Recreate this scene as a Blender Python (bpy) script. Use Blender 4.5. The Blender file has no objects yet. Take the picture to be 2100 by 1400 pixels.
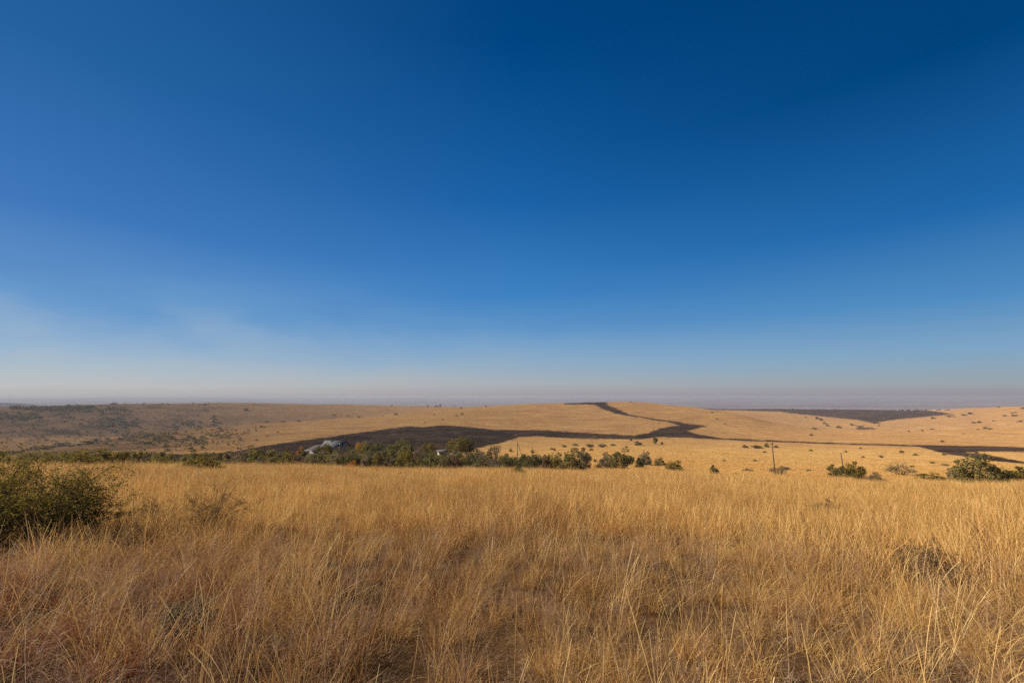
import bpy, math, random
import numpy as np
from mathutils import Vector, Matrix

# ------------------------------------------------------------------ scene, camera, sky, sun, exposure
S = bpy.context.scene
COL = S.collection
R = math.radians
CAMZ = 1.65
PITCH = math.atan(112 / 933.33)
F_PX = 933.33
cam = bpy.data.cameras.new("camera")
cam.lens = 16.0; cam.sensor_width = 36.0; cam.sensor_fit = 'HORIZONTAL'
cam.clip_start = 0.05; cam.clip_end = 60000
camo = bpy.data.objects.new("camera", cam); COL.objects.link(camo)
camo.location = (0, 0, CAMZ); camo.rotation_euler = (math.pi / 2 + PITCH, 0, 0)
S.camera = camo

SUN_EL, SUN_AZ = R(33), R(-78)          # azimuth clockwise from +Y (the view direction)
W = bpy.data.worlds.new("World"); S.world = W; W.use_nodes = True
wt = W.node_tree; wt.nodes.clear()


class N:
    """tiny node helper"""
    def __init__(s, tree): s.t = tree
    def __call__(s, kind, ins=None, **kw):
        n = s.t.nodes.new(kind)
        for k, v in kw.items(): setattr(n, k, v)
        for k, v in (ins or {}).items():
            if isinstance(v, bpy.types.NodeSocket): s.t.links.new(v, n.inputs[k])
            else: n.inputs[k].default_value = v
        return n
    def math(s, op, a, b=None, clamp=False):
        n = s('ShaderNodeMath', operation=op, use_clamp=clamp)
        for i, v in enumerate((a, b)):
            if v is None: continue
            if isinstance(v, bpy.types.NodeSocket): s.t.links.new(v, n.inputs[i])
            else: n.inputs[i].default_value = v
        return n.outputs[0]
    def mix(s, f, a, b, blend='MIX'):
        n = s('ShaderNodeMix', data_type='RGBA', blend_type=blend)
        for i, v in ((0, f), (6, a), (7, b)):
            if isinstance(v, bpy.types.NodeSocket): s.t.links.new(v, n.inputs[i])
            elif i == 0: n.inputs[0].default_value = v
            else: n.inputs[i].default_value = (*v, 1)
        return n.outputs[2]
    def ramp(s, f, stops):
        n = s('ShaderNodeValToRGB', {0: f}); e = n.color_ramp.elements
        while len(e) < len(stops): e.new(0.5)
        for i, (p, c) in enumerate(stops):
            e[i].position = p
            e[i].color = (*c, 1) if isinstance(c, (tuple, list)) else (c, c, c, 1)
        return n.outputs[0]
    def rng(s, v, a, b, c=0.0, d=1.0):
        n = s('ShaderNodeMapRange', {0: v, 1: a, 2: b, 3: c, 4: d}, clamp=True)
        return n.outputs[0]


n = N(wt)
sky = n('ShaderNodeTexSky', sky_type='NISHITA', sun_disc=False, sun_elevation=SUN_EL,
        sun_rotation=SUN_AZ % (2 * math.pi), altitude=1600, air_density=1.0, dust_density=0.6, ozone_density=3.0)
hs = n('ShaderNodeHueSaturation', {'Saturation': 1.45, 'Value': 1.0, 'Hue': 0.5, 'Color': sky.outputs[0]})
tc = n('ShaderNodeTexCoord')
sep = n('ShaderNodeSeparateXYZ', {0: tc.outputs['Generated']})
el = sep.outputs[2]
hyp = n.math('SQRT', n.math('ADD', n.math('POWER', sep.outputs[0], 2.0), n.math('POWER', sep.outputs[1], 2.0)))
side = n.math('DIVIDE', sep.outputs[0], n.math('MAXIMUM', hyp, 0.001))          # -1 sunward side .. +1 far side
left = n.rng(side, 0.15, -0.75)
# thin winter smoke lying along the horizon, billowing a little higher on the sunward side
mp = n('ShaderNodeMapping', {0: tc.outputs['Generated'], 3: (5.0, 5.0, 15.0)})
nz = n('ShaderNodeTexNoise', {'Vector': mp.outputs[0], 'Scale': 1.0, 'Detail': 4.0, 'Roughness': 0.5})
mp2 = n('ShaderNodeMapping', {0: tc.outputs['Generated'], 3: (2.2, 2.2, 7.0)})
nz2 = n('ShaderNodeTexNoise', {'Vector': mp2.outputs[0], 'Scale': 1.0, 'Detail': 3.0, 'Roughness': 0.45})
puff = n.math('ADD', n.rng(nz.outputs[0], 0.41, 0.60, -0.13, 0.13), n.rng(nz2.outputs[0], 0.38, 0.64, -0.14, 0.14))
puff = n.math('MULTIPLY', puff, n.rng(el, 0.26, 0.12))
el2 = n.math('MULTIPLY', el, n.math('ADD', n.math('MULTIPLY', puff, n.math('ADD', n.math('MULTIPLY', left, 0.9), 0.08)), 1.0))
def lin(c): return tuple(((v / 255 + 0.055) / 1.055) ** 2.4 if v > 10 else v / 255 / 12.92 for v in c)
SKY_L = [(0.0, (169, 168, 174)), (0.009, (179, 178, 182)), (0.018, (184, 184, 188)), (0.045, (172, 184, 195)), (0.073, (150, 176, 202)), (0.152, (106, 152, 200)), (0.285, (64, 118, 184)), (0.5, (36, 95, 156)), (1.0, (6, 58, 116))]
SKY_C = [(0.0, (157, 153, 162)), (0.012, (163, 161, 168)), (0.026, (168, 172, 178)), (0.06, (150, 172, 192)), (0.109, (124, 163, 200)), (0.15, (95, 148, 198)), (0.221, (64, 130, 194)), (0.404, (28, 98, 167)), (0.647, (0, 68, 129)), (1.0, (0, 46, 96))]
SKY_R = [(0.0, (144, 139, 150)), (0.009, (147, 146, 156)), (0.018, (150, 157, 165)), (0.045, (138, 161, 181)), (0.073, (126, 163, 194)), (0.152, (80, 139, 192)), (0.285, (33, 103, 169)), (0.5, (0, 66, 122)), (1.0, (0, 46, 96))]
skyr = [n.ramp(el2, [(p, lin(c)) for p, c in q]) for q in (SKY_L, SKY_C, SKY_R)]
air = n.mix(n.rng(side, 0.0, 0.73), n.mix(n.rng(side, -0.73, 0.0), skyr[0], skyr[1]), skyr[2])
air = n('ShaderNodeVectorMath', {0: air, 1: (10.0, 10.0, 10.0)}, operation='MULTIPLY').outputs[0]
c2 = n.mix(0.93, hs.outputs[0], air)
bg = n('ShaderNodeBackground', {'Color': c2, 'Strength': 0.066})
n('ShaderNodeOutputWorld', {0: bg.outputs[0]})

sd = Vector((math.sin(SUN_AZ) * math.cos(SUN_EL), math.cos(SUN_AZ) * math.cos(SUN_EL), math.sin(SUN_EL)))
sl = bpy.data.lights.new("sun", 'SUN'); sl.energy = 5.0; sl.angle = R(0.5); sl.color = (1.0, 0.90, 0.76)
so = bpy.data.objects.new("sun", sl); COL.objects.link(so)
so.rotation_euler = sd.to_track_quat('Z', 'Y').to_euler(); so.location = (-40, -10, 60)

S.view_settings.view_transform = 'Standard'; S.view_settings.look = 'None'
S.view_settings.exposure = 0.6; S.view_settings.gamma = 1.0
S.render.engine = 'CYCLES'
S.cycles.max_bounces = 6; S.cycles.diffuse_bounces = 3; S.cycles.transmission_bounces = 3; S.cycles.volume_bounces = 1
S.cycles.transparent_max_bounces = 4
S.cycles.use_denoising = False
S.cycles.sample_clamp_indirect = 3.0

rs = np.random.RandomState(7)
rnd = random.Random(11)

# ------------------------------------------------------------------ photo rays and tags
def pix_dir(x, y):
    x = np.asarray(x, float); y = np.asarray(y, float)
    u = (x - 1050) / F_PX; v = (700 - y) / F_PX
    dx = u; dy = math.cos(PITCH) - v * math.sin(PITCH); dz = math.sin(PITCH) + v * math.cos(PITCH)
    return dx, dy, dz

def az_tan(x, y):
    dx, dy, dz = pix_dir(x, y)
    return np.arctan2(dx, dy), dz / np.hypot(dx, dy)

def project(X, Y, Z):
    dz = Z - CAMZ
    d = Y * math.cos(PITCH) + dz * math.sin(PITCH)
    up = -Y * math.sin(PITCH) + dz * math.cos(PITCH)
    d = np.where(d < 0.01, 0.01, d)
    return 1050 + F_PX * X / d, 700 - F_PX * up / d

USED = {}
def tag(o, label=None, cat=None, group=None, kind=None):
    if label: o['label'] = label; USED.setdefault(label, []).append(o.name)
    if cat: o['category'] = cat
    if group: o['group'] = group
    if kind: o['kind'] = kind
    return o

def mesh_np(name, V, faces, mat=None, smooth=False, attrs=None):
    """faces: (n,k) int array, or list of such arrays"""
    me = bpy.data.meshes.new(name)
    V = np.asarray(V, np.float32)
    fl = faces if isinstance(faces, list) else [faces]
    fl = [np.asarray(f, np.int32) for f in fl if len(f)]
    me.vertices.add(len(V)); me.vertices.foreach_set('co', V.ravel())
    loops = np.concatenate([f.ravel() for f in fl])
    sizes = np.concatenate([np.full(len(f), f.shape[1], np.int32) for f in fl])
    starts = np.concatenate([[0], np.cumsum(sizes)[:-1]]).astype(np.int32)
    me.loops.add(len(loops)); me.loops.foreach_set('vertex_index', loops)
    me.polygons.add(len(sizes)); me.polygons.foreach_set('loop_start', starts)
    me.update(calc_edges=True)
    if smooth: me.polygons.foreach_set('use_smooth', np.ones(len(sizes), bool))
    for k, a in (attrs or {}).items():
        at = me.attributes.new(k, 'FLOAT', 'POINT'); at.data.foreach_set('value', np.asarray(a, np.float32))
    if mat: me.materials.append(mat)
    return me

def obj(name, me, parent=None):
    o = bpy.data.objects.new(name, me); COL.objects.link(o)
    if parent: o.parent = parent
    return o

def empty(name, loc, rz=0, scale=(1, 1, 1)):
    o = bpy.data.objects.new(name, None); COL.objects.link(o)
    o.location = loc; o.rotation_euler = (0, 0, rz); o.scale = scale; o.empty_display_size = 0.3
    return o

def mat(name):
    m = bpy.data.materials.new(name); m.use_nodes = True
    m.node_tree.nodes.clear(); return m, N(m.node_tree)

def vnoise(x, y, seed=0):
    """smooth value noise on numpy arrays, -1..1"""
    xi = np.floor(x).astype(np.int64); yi = np.floor(y).astype(np.int64)
    fx = x - xi; fy = y - yi
    fx = fx * fx * (3 - 2 * fx); fy = fy * fy * (3 - 2 * fy)
    def h(a, b):
        k = (a * 374761393 + b * 668265263 + seed * 974711) & 0x7fffffff
        k = ((k ^ (k >> 13)) * 1274126177) & 0x7fffffff
        k = k ^ (k >> 16)
        return (k % 65536) / 32768.0 - 1
    return (h(xi, yi) * (1 - fx) + h(xi + 1, yi) * fx) * (1 - fy) + (h(xi, yi + 1) * (1 - fx) + h(xi + 1, yi + 1) * fx) * fy

# ------------------------------------------------------------------ terrain: valleys and hills as one sheet
def pchip_slopes(x, y):
    h = np.diff(x, axis=0); d = np.diff(y, axis=0) / h
    m = np.zeros_like(y)
    w1 = 2 * h[1:] + h[:-1]; w2 = h[1:] + 2 * h[:-1]
    ok = d[1:] * d[:-1] > 0
    with np.errstate(divide='ignore', invalid='ignore'):
        hm = (w1 + w2) / (w1 / d[:-1] + w2 / d[1:])
    m[1:-1] = np.where(ok, hm, 0)
    m[0] = d[0]; m[-1] = d[-1]
    return m

def pchip1(x, y, q):
    x = np.asarray(x, float); y = np.asarray(y, float)
    m = pchip_slopes(x, y); m[0] = 0; m[-1] = 0
    q = np.clip(q, x[0], x[-1]); k = np.clip(np.searchsorted(x, q, side='right') - 1, 0, len(x) - 2)
    h = x[k + 1] - x[k]; t = (q - x[k]) / h
    return ((1 + 2 * t) * (1 - t) ** 2 * y[k] + t * (1 - t) ** 2 * h * m[k] + t * t * (3 - 2 * t) * y[k + 1] + t * t * (t - 1) * h * m[k + 1])

CX = [-450, 0, 150, 300, 450, 600, 750, 900, 1000, 1100, 1200, 1290, 1400, 1500, 1600, 1700, 1850, 2000, 2100, 2550]
ROWS = [  # each: (distances, photo rows) per column
 ([52, 55, 58, 60, 62, 64, 66, 68, 70, 72, 76, 80, 82, 84, 84, 84, 84, 82, 82, 80],
  [966, 965, 965, 964, 963, 963, 968, 970, 970, 971, 973, 974, 974, 980, 984, 990, 993, 995, 995, 996]),
 ([95, 100, 105, 108, 110, 112, 114, 116, 120, 125, 130, 140, 140, 140, 135, 135, 130, 130, 130, 130],
  [985, 983, 982, 980, 976, 972, 972, 972, 970, 968, 958, 952, 952, 956, 962, 968, 973, 977, 978, 980]),
 ([210, 215, 220, 225, 225, 225, 225, 225, 225, 225, 225, 225, 225, 225, 220, 220, 210, 200, 200, 200],
  [960, 958, 952, 946, 940, 933, 930, 931, 930, 926, 923, 923, 925, 930, 938, 944, 950, 955, 957, 960]),
 ([300, 310, 335, 350, 355, 360, 360, 360, 370, 370, 360, 360, 360, 360, 360, 360, 350, 335, 330, 330],
  [946, 943, 933, 925, 918, 907, 902, 900, 900, 902, 905, 906, 908, 912, 915, 918, 922, 927, 930, 932]),
 ([380, 395, 430, 480, 500, 520, 530, 540, 560, 570, 580, 580, 560, 540, 520, 520, 520, 520, 510, 500],
  [938, 936, 921, 905, 893, 883, 873, 863, 860, 860, 862, 864, 872, 885, 895, 900, 902, 902, 902, 902]),
 ([460, 480, 530, 600, 680, 760, 850, 950, 1000, 1000, 980, 950, 900, 820, 780, 800, 850, 850, 850, 850],
  [932, 930, 912, 890, 874.5, 864, 855, 838.5, 832.5, 827, 825.5, 824, 832, 847, 869, 880.5, 882, 880, 878, 876]),
 ([650, 690, 750, 820, 900, 980, 1060, 1150, 1250, 1300, 1300, 1260, 1200, 1100, 1050, 1050, 1150, 1150, 1150, 1150],
  [950, 946, 928, 905, 889, 877, 864, 846, 842, 850, 852, 852, 855, 868, 885, 893, 890, 886, 882, 880]),
 ([900, 930, 980, 1050, 1130, 1200, 1270, 1370, 1500, 1550, 1550, 1550, 1500, 1500, 1500, 1500, 1500, 1500, 1450, 1400],
  [892, 888, 870, 860, 852, 844, 840, 838, 838, 845, 846, 846, 847, 848, 855, 862, 865, 861, 857, 852]),
 ([1300, 1330, 1350, 1400, 1480, 1500, 1530, 1650, 1800, 1900, 2000, 2000, 2100, 2200, 2200, 2200, 2200, 2050, 1900, 1900],
  [836, 834, 830.5, 828.5, 826.5, 828.5, 831, 834, 836.5, 838, 839, 839, 839, 839, 839, 839.5, 840.5, 837, 833.5, 830]),
 ([2400, 2400, 2400, 2400, 2500, 2500, 2500, 2600, 2700, 2800, 2900, 2900, 3000, 3100, 3100, 3100, 3100, 2900, 2800, 2800],
  [846, 844, 840, 838, 836, 838, 840, 842, 844, 846, 847, 847, 847, 847, 847, 847, 848, 845, 842, 838]),
 ([4600] * 20,
  [822, 826, 835, 836, 834, 836, 836, 836, 836, 836, 836, 835, 834, 833, 833, 834, 834, 833, 832, 830]),
 ([8500] * 20,
  [826, 826, 822, 823, 822, 824, 823, 824, 824, 824, 823, 822, 823, 822, 823, 822, 823, 822, 822, 822]),
 ([15500] * 20,
  [814, 814, 815, 814, 814, 815, 815, 814, 815, 815, 814, 815, 815, 814, 815, 814, 815, 814, 815, 815]),
]
CAZ = az_tan(CX, np.full(len(CX), 870.0))[0]

AZ = np.concatenate([np.arange(-180, -54, 2.5), np.arange(-54, 54, 0.1), np.arange(54, 180, 2.5)]) * math.pi / 180
RR = np.concatenate([np.arange(0.3, 30, 0.45), np.geomspace(30, 300, 110), np.geomspace(300, 2300, 210)[1:], np.geomspace(2300, 15500, 50)[1:]])
NA, NR = len(AZ), len(RR)

rk = [np.zeros(NA)]; zk = [np.zeros(NA)]
feat_r = []
for i, (rr_, yy_) in enumerate(ROWS):
    tans = az_tan(CX, yy_)[1]
    r_i = pchip1(CAZ, rr_, AZ); t_i = pchip1(CAZ, tans, AZ)
    feat_r.append(r_i)
    if i == 0:
        rk.append(np.full(NA, 24.0)); zk.append((CAMZ + r_i * t_i) * 24.0 / r_i * 0.96)
    rk.append(r_i); zk.append(CAMZ + r_i * t_i)
rk = np.array(rk); zk = np.array(zk)
ms = pchip_slopes(rk, zk)
ZZ = np.zeros((NA, NR))
RG = np.broadcast_to(RR, (NA, NR))
for k in range(len(rk) - 1):
    h = (rk[k + 1] - rk[k])[:, None]
    t = (RG - rk[k][:, None]) / h
    m_ = (t >= 0) & ((t < 1) | (k == len(rk) - 2))
    t = np.clip(t, 0, 1)
    v = ((1 + 2 * t) * (1 - t) ** 2 * zk[k][:, None] + t * (1 - t) ** 2 * h * ms[k][:, None]
         + t * t * (3 - 2 * t) * zk[k + 1][:, None] + t * t * (t - 1) * h * ms[k + 1][:, None])
    ZZ = np.where(m_, v, ZZ)
XX = np.sin(AZ)[:, None] * RG; YY = np.cos(AZ)[:, None] * RG
sm = lambda a, b, v: np.clip((v - a) / (b - a), 0, 1)
ZZ += (0.05 * vnoise(XX / 1.3, YY / 1.3, 1) + 0.10 * vnoise(XX / 5, YY / 5, 2)) * (1 - sm(60, 90, RG)) * sm(0.5, 3, RG)
ZZ += 0.30 * vnoise(XX / 22, YY / 22, 3) * sm(80, 140, RG) + (1.3 * vnoise(XX / 80, YY / 80, 4) + 0.35 * vnoise(XX / 27, YY / 27, 8)) * sm(250, 500, RG) \
    + 2.0 * vnoise(XX / 260, YY / 260, 5) * sm(1000, 1600, RG) + 14 * vnoise(XX / 1500, YY / 1500, 6) * sm(3000, 6000, RG)

def ground_z(a, r):
    a = np.asarray(a, float); r = np.asarray(r, float)
    i = np.clip(np.searchsorted(AZ, a) - 1, 0, NA - 2); j = np.clip(np.searchsorted(RR, r) - 1, 0, NR - 2)
    fa = np.clip((a - AZ[i]) / (AZ[i + 1] - AZ[i]), 0, 1); fr = np.clip((r - RR[j]) / (RR[j + 1] - RR[j]), 0, 1)
    return (ZZ[i, j] * (1 - fa) + ZZ[i + 1, j] * fa) * (1 - fr) + (ZZ[i, j + 1] * (1 - fa) + ZZ[i + 1, j + 1] * fa) * fr

def hit(x, y, rmin=2.0):
    """the spot of ground seen at a photo position: azimuth, distance, height"""
    a, t = az_tan(x, y); a = float(a); t = float(t)
    zz = ground_z(np.full(NR, a), RR)
    e = (zz - CAMZ) / RR
    ok = np.where((e >= t) & (RR > rmin))[0]
    j = ok[0] if len(ok) else int(np.argmax(e))
    r = RR[j]
    if j > 0 and e[j] > e[j - 1] and e[j - 1] < t:
        r = RR[j - 1] + (t - e[j - 1]) / (e[j] - e[j - 1]) * (RR[j] - RR[j - 1])
    r = float(r)
    return a, r, float(ground_z(a, r))

def pos(a, r, dz=0.0):
    return Vector((math.sin(a) * r, math.cos(a) * r, float(ground_z(a, r)) + dz))

# burnt ground: outlines of the fire scars, smooth inside-distance per vertex
PX, PY = project(XX, YY, ZZ)
def inside(poly, X, Y):
    p = np.array(poly, float); c = np.zeros(X.shape, bool)
    for (x1, y1), (x2, y2) in zip(p, np.roll(p, -1, 0)):
        if y1 == y2: continue
        c ^= ((y1 > Y) != (y2 > Y)) & (X < (x2 - x1) * (Y - y1) / (y2 - y1) + x1)
    return c
def edge_dist(poly, X, Y, xs=0.35):
    p = np.array(poly, float); d = np.full(X.shape, 1e9)
    for (x1, y1), (x2, y2) in zip(p, np.roll(p, -1, 0)):
        ax, ay, bx, by = x1 * xs, y1, x2 * xs, y2
        L = (bx - ax) ** 2 + (by - ay) ** 2 + 1e-9
        t = np.clip(((X * xs - ax) * (bx - ax) + (Y - ay) * (by - ay)) / L, 0, 1)
        d = np.minimum(d, np.hypot(X * xs - ax - t * (bx - ax), Y - ay - t * (by - ay)))
    return d
SCAR_MAIN = [(215, 934), (330, 931.5), (440, 929), (480, 926), (540, 914), (600, 905), (660, 897), (720, 889), (780, 881), (838, 873.5), (870, 875), (905, 871), (950, 874), (1000, 879), (1015, 881),
             (1100, 881.5), (1176, 885), (1233, 889), (1300, 893), (1329, 888), (1338, 883), (1357, 877), (1393, 872), (1367, 864.5), (1319, 857.3), (1287, 852.3),
             (1258, 847), (1237, 839), (1218, 829.5), (1157, 829), (1157, 820), (1243, 820), (1246, 829.5), (1266, 837.5), (1281, 845), (1296, 850), (1319, 854.8), (1367, 861.5), (1393, 865.5),
             (1450, 873.5), (1412, 883), (1424, 888), (1462, 895), (1481, 898), (1540, 900.5), (1640, 904.5), (1750, 909), (1887, 912.5),
             (1967, 913.5), (2033, 914.5), (2100, 917), (2300, 921), (2300, 931), (2100, 926.5), (2017, 925.5), (1985, 927.5), (2040, 934), (2083, 943), (2100, 946), (2300, 975), (2300, 985), (2100, 952),
             (2033, 944.5), (1983, 937), (1942, 931), (1907, 922), (1882, 915.3), (1750, 911.8), (1640, 908), (1540, 904),
             (1412, 897.5), (1348, 896), (1310, 901), (1252, 900), (1176, 899.5), (1100, 894.5), (1063, 896), (1030, 908), (1000, 914), (960, 925), (900, 932), (700, 936), (560, 938), (400, 943), (215, 946)]
SCAR_FAR = [(1425, 838.8), (1500, 836), (1700, 836), (1840, 836), (1912, 842), (1955, 849), (1930, 851.5), (1890, 855), (1850, 858.5), (1820, 862.5), (1798, 866), (1786, 866.5),
            (1760, 861), (1700, 855), (1660, 851), (1620, 847), (1600, 844), (1520, 841.3), (1430, 840.2)]
SCAR_LINE = [(455, 928), (540, 911.5), (640, 895.2), (760, 880), (838, 871), (838, 872.6), (760, 882), (640, 897.4), (540, 913.8), (455, 931)]
burn = np.full((NA, NR), -8.0)
front = (RG > 150) & (RG < feat_r[5][:, None] * 1.06) & (np.cos(AZ)[:, None] > 0.3)
back = (RG > feat_r[6][:, None]) & (RG < 3000) & (np.cos(AZ)[:, None] > 0.3)
for poly, zone in ((SCAR_MAIN, front), (SCAR_FAR, back)):
    idx = np.where(zone); x_, y_ = PX[idx], PY[idx]
    d = edge_dist(poly, x_, y_); s_ = np.where(inside(poly, x_, y_), d, -d)
    burn[idx] = np.maximum(burn[idx], np.clip(s_, -8, 8))
def burn_at(a, r):
    i = np.clip(np.searchsorted(AZ, a), 0, NA - 1); j = np.clip(np.searchsorted(RR, r), 0, NR - 1)
    return burn[i, j]

V = np.stack([XX, YY, ZZ], -1).reshape(-1, 3)
ii, jj = np.meshgrid(np.arange(NA), np.arange(NR - 1), indexing='ij')
i2 = (ii + 1) % NA
Fq = np.stack([ii * NR + jj, i2 * NR + jj, i2 * NR + jj + 1, ii * NR + jj + 1], -1).reshape(-1, 4)
V = np.vstack([V, [[0, 0, 0]]]); ctr = len(V) - 1
ia = np.arange(NA)
Ft = np.stack([np.full(NA, ctr), ((ia + 1) % NA) * NR, ia * NR], -1)
Fq = Fq[:, ::-1]; Ft = Ft[:, ::-1]

gm, n = mat('dry_veld_ground')
geo = n('ShaderNodeNewGeometry'); P = geo.outputs['Position']
def noise(scale, detail=4, rough=0.55, vec=None, stretch=None):
    v = vec or P
    if stretch: v = n('ShaderNodeMapping', {0: v, 3: stretch}).outputs[0]
    return n('ShaderNodeTexNoise', {'Vector': v, 'Scale': scale, 'Detail': detail, 'Roughness': rough}).outputs[0]
big, mid, fine, tiny = noise(0.008), noise(0.05), noise(0.35, 6), noise(1.6, 5)
gold = n.mix(n.rng(big, 0.35, 0.65), (0.44, 0.243, 0.078), (0.52, 0.295, 0.098))
gold = n.mix(n.rng(mid, 0.38, 0.70), gold, (0.36, 0.185, 0.078))
gold = n.mix(n.math('MULTIPLY', n.rng(fine, 0.46, 0.66), 0.75), gold, (0.24, 0.122, 0.052))
gold = n.mix(n.math('MULTIPLY', n.rng(tiny, 0.52, 0.7), 0.55), gold, (0.20, 0.098, 0.042))
tus = noise(0.16, 8, 0.75)
gold = n.mix(n.math('MULTIPLY', n.rng(tus, 0.51, 0.65), 0.85), gold, (0.22, 0.115, 0.055))
gold = n.mix(n.math('MULTIPLY', n.rng(noise(0.022, 5, 0.6, stretch=(1, 2.6, 1)), 0.54, 0.70), 0.5), gold, (0.58, 0.35, 0.13))
# drier reddish, scrub-grown veld covers the far left slopes
scr = n('ShaderNodeAttribute', attribute_name='scrub').outputs['Fac']
gold = n.mix(n.math('MULTIPLY', scr, 0.8), gold, n.mix(n.rng(mid, 0.4, 0.6), (0.19, 0.105, 0.057), (0.14, 0.086, 0.050)))
gold = n.mix(n.math('MULTIPLY', n.math('MULTIPLY', scr, n.rng(noise(0.018, 8, 0.75), 0.46, 0.60)), 0.9), gold, (0.050, 0.042, 0.024))
yel = n('ShaderNodeAttribute', attribute_name='yellow').outputs['Fac']
gold = n.mix(n.math('MULTIPLY', yel, n.rng(mid, 0.30, 0.62, 1.0, 0.55)), gold, n.mix(n.rng(tus, 0.50, 0.66), (0.56, 0.335, 0.105), (0.33, 0.185, 0.066)))
gold = n.mix(n('ShaderNodeAttribute', attribute_name='plain').outputs['Fac'], gold, n.mix(n.rng(noise(0.0011, 6, 0.6), 0.42, 0.58), (0.20, 0.17, 0.17), (0.125, 0.115, 0.125)))  # far plains: haze put into the ground colour, pale and bluish to blend
gold = n.mix(n('ShaderNodeAttribute', attribute_name='wooded').outputs['Fac'], gold, (0.022, 0.030, 0.040))
soil = n.mix(n.rng(fine, 0.4, 0.6), (0.075, 0.04, 0.018), (0.14, 0.075, 0.032))
nearf = n('ShaderNodeAttribute', attribute_name='thatch').outputs['Fac']
gold = n.mix(nearf, gold, soil)
ba = n('ShaderNodeAttribute', attribute_name='burn').outputs['Fac']
bn = n.math('ADD', ba, n.math('MULTIPLY', n.math('SUBTRACT', noise(0.08, 9, 0.8), 0.5), 12.0))
char = n.mix(n.rng(fine, 0.42, 0.62), (0.017, 0.011, 0.009), (0.036, 0.023, 0.017))
char = n.mix(n.math('MULTIPLY', n.rng(noise(0.035, 8, 0.72), 0.47, 0.66), 0.65), char, (0.100, 0.058, 0.034))
char = n.mix(n.math('MULTIPLY', n.rng(noise(0.7, 4, 0.7), 0.60, 0.72), 0.7), char, (0.17, 0.13, 0.10))
char = n.mix(n.math('MULTIPLY', n.rng(noise(0.014, 5, 0.65), 0.45, 0.62), 0.55), char, (0.080, 0.046, 0.028))
char = n.mix(n.math('MULTIPLY', n.rng(noise(0.075, 9, 0.8), 0.575, 0.66), 0.8), char, (0.27, 0.155, 0.062))
colr = n.mix(n.rng(bn, -0.9, 1.0), gold, char)
bmp = n('ShaderNodeBump', {'Strength': 0.6, 'Distance': 0.25, 'Height': noise(1.1, 7, 0.7)})
bs = n('ShaderNodeBsdfDiffuse', {0: colr, 1: 0.6, 2: bmp.outputs[0]})
n('ShaderNodeOutputMaterial', {0: bs.outputs[0]})

scrub = (sm(820, 200, PX) * sm(870, 890, RG + 0 * PX) * (RG > feat_r[6][:, None] * 0.9) + 0.8 * sm(620, 250, PX) * (RG > 330) * (RG < feat_r[6][:, None] * 0.9))
scrub = np.clip(scrub * 0.85, 0, 1) * (np.cos(AZ)[:, None] > 0.3) * (RG < 3000)
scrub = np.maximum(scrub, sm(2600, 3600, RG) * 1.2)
thatch = 1 - sm(42, 85, RG)
pad = lambda A: np.append(np.clip(A, -8, 8).ravel(), A[0, 0])
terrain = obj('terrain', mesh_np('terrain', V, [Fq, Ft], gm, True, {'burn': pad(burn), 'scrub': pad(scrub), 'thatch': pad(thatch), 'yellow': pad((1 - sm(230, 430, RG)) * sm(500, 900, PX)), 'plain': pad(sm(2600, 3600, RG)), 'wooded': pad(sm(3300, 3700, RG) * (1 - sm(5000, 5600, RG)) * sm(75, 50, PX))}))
tag(terrain, 'rolling dry golden grassland hills with dark burnt firebreak strips', 'hills', kind='structure')

# ------------------------------------------------------------------ air
hm, n = mat('smoky_air')
pv = n('ShaderNodeVolumePrincipled', {'Color': (0.485, 0.515, 0.595, 1), 'Density': 0.00014, 'Anisotropy': 0.10})
n('ShaderNodeOutputMaterial', {1: pv.outputs[0]})
HB = 15900.0; zb = float(ZZ.min()) - 1.0; zt = max(float(ZZ.max()), CAMZ) + 1.5
hv = [(sx * HB, sy * HB, z) for z in (zb, zt) for sx, sy in ((-1, -1), (1, -1), (1, 1), (-1, 1))]
hf = [(3, 2, 1, 0), (4, 5, 6, 7), (0, 1, 5, 4), (1, 2, 6, 5), (2, 3, 7, 6), (3, 0, 4, 7)]
hz = obj('haze', mesh_np('haze', hv, np.array(hf), hm)); tag(hz, 'thin smoky haze over the far plains', 'haze', kind='stuff')

# ------------------------------------------------------------------ grass
def grass_mat(name, cols, trans=0.35):
    m, n = mat(name)
    b = n('ShaderNodeAttribute', attribute_name='blade').outputs['Fac']
    h = n('ShaderNodeAttribute', attribute_name='along').outputs['Fac']
    t = n('ShaderNodeAttribute', attribute_name='tone', attribute_type='INSTANCER').outputs['Fac']
    d = n('ShaderNodeAttribute', attribute_name='gold', attribute_type='INSTANCER').outputs['Fac']
    k = n.math('ADD', n.math('MULTIPLY', b, 0.66), n.math('MULTIPLY', t, 0.34))
    c = n.ramp(k, cols)
    c = n.mix(d if name == 'straw_grass' else n.math('MULTIPLY', d, 0.12 if 'seed' in name else 0.45), c, n.ramp(k, [(0.0, (0.40, 0.20, 0.056)), (0.5, (0.72, 0.42, 0.125)), (1.0, (0.90, 0.64, 0.24))]))
    di = n('ShaderNodeBsdfDiffuse', {0: c})
    tr = n('ShaderNodeBsdfTranslucent', {0: c})
    gl = n('ShaderNodeBsdfGlossy', {0: (0.9, 0.85, 0.7, 1), 1: 0.45})
    mx = n('ShaderNodeMixShader', {0: trans, 1: di.outputs[0], 2: tr.outputs[0]})
    m2 = n('ShaderNodeMixShader', {0: 0.018, 1: mx.outputs[0], 2: gl.outputs[0]})
    n('ShaderNodeOutputMaterial', {0: m2.outputs[0]})
    return m
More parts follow.
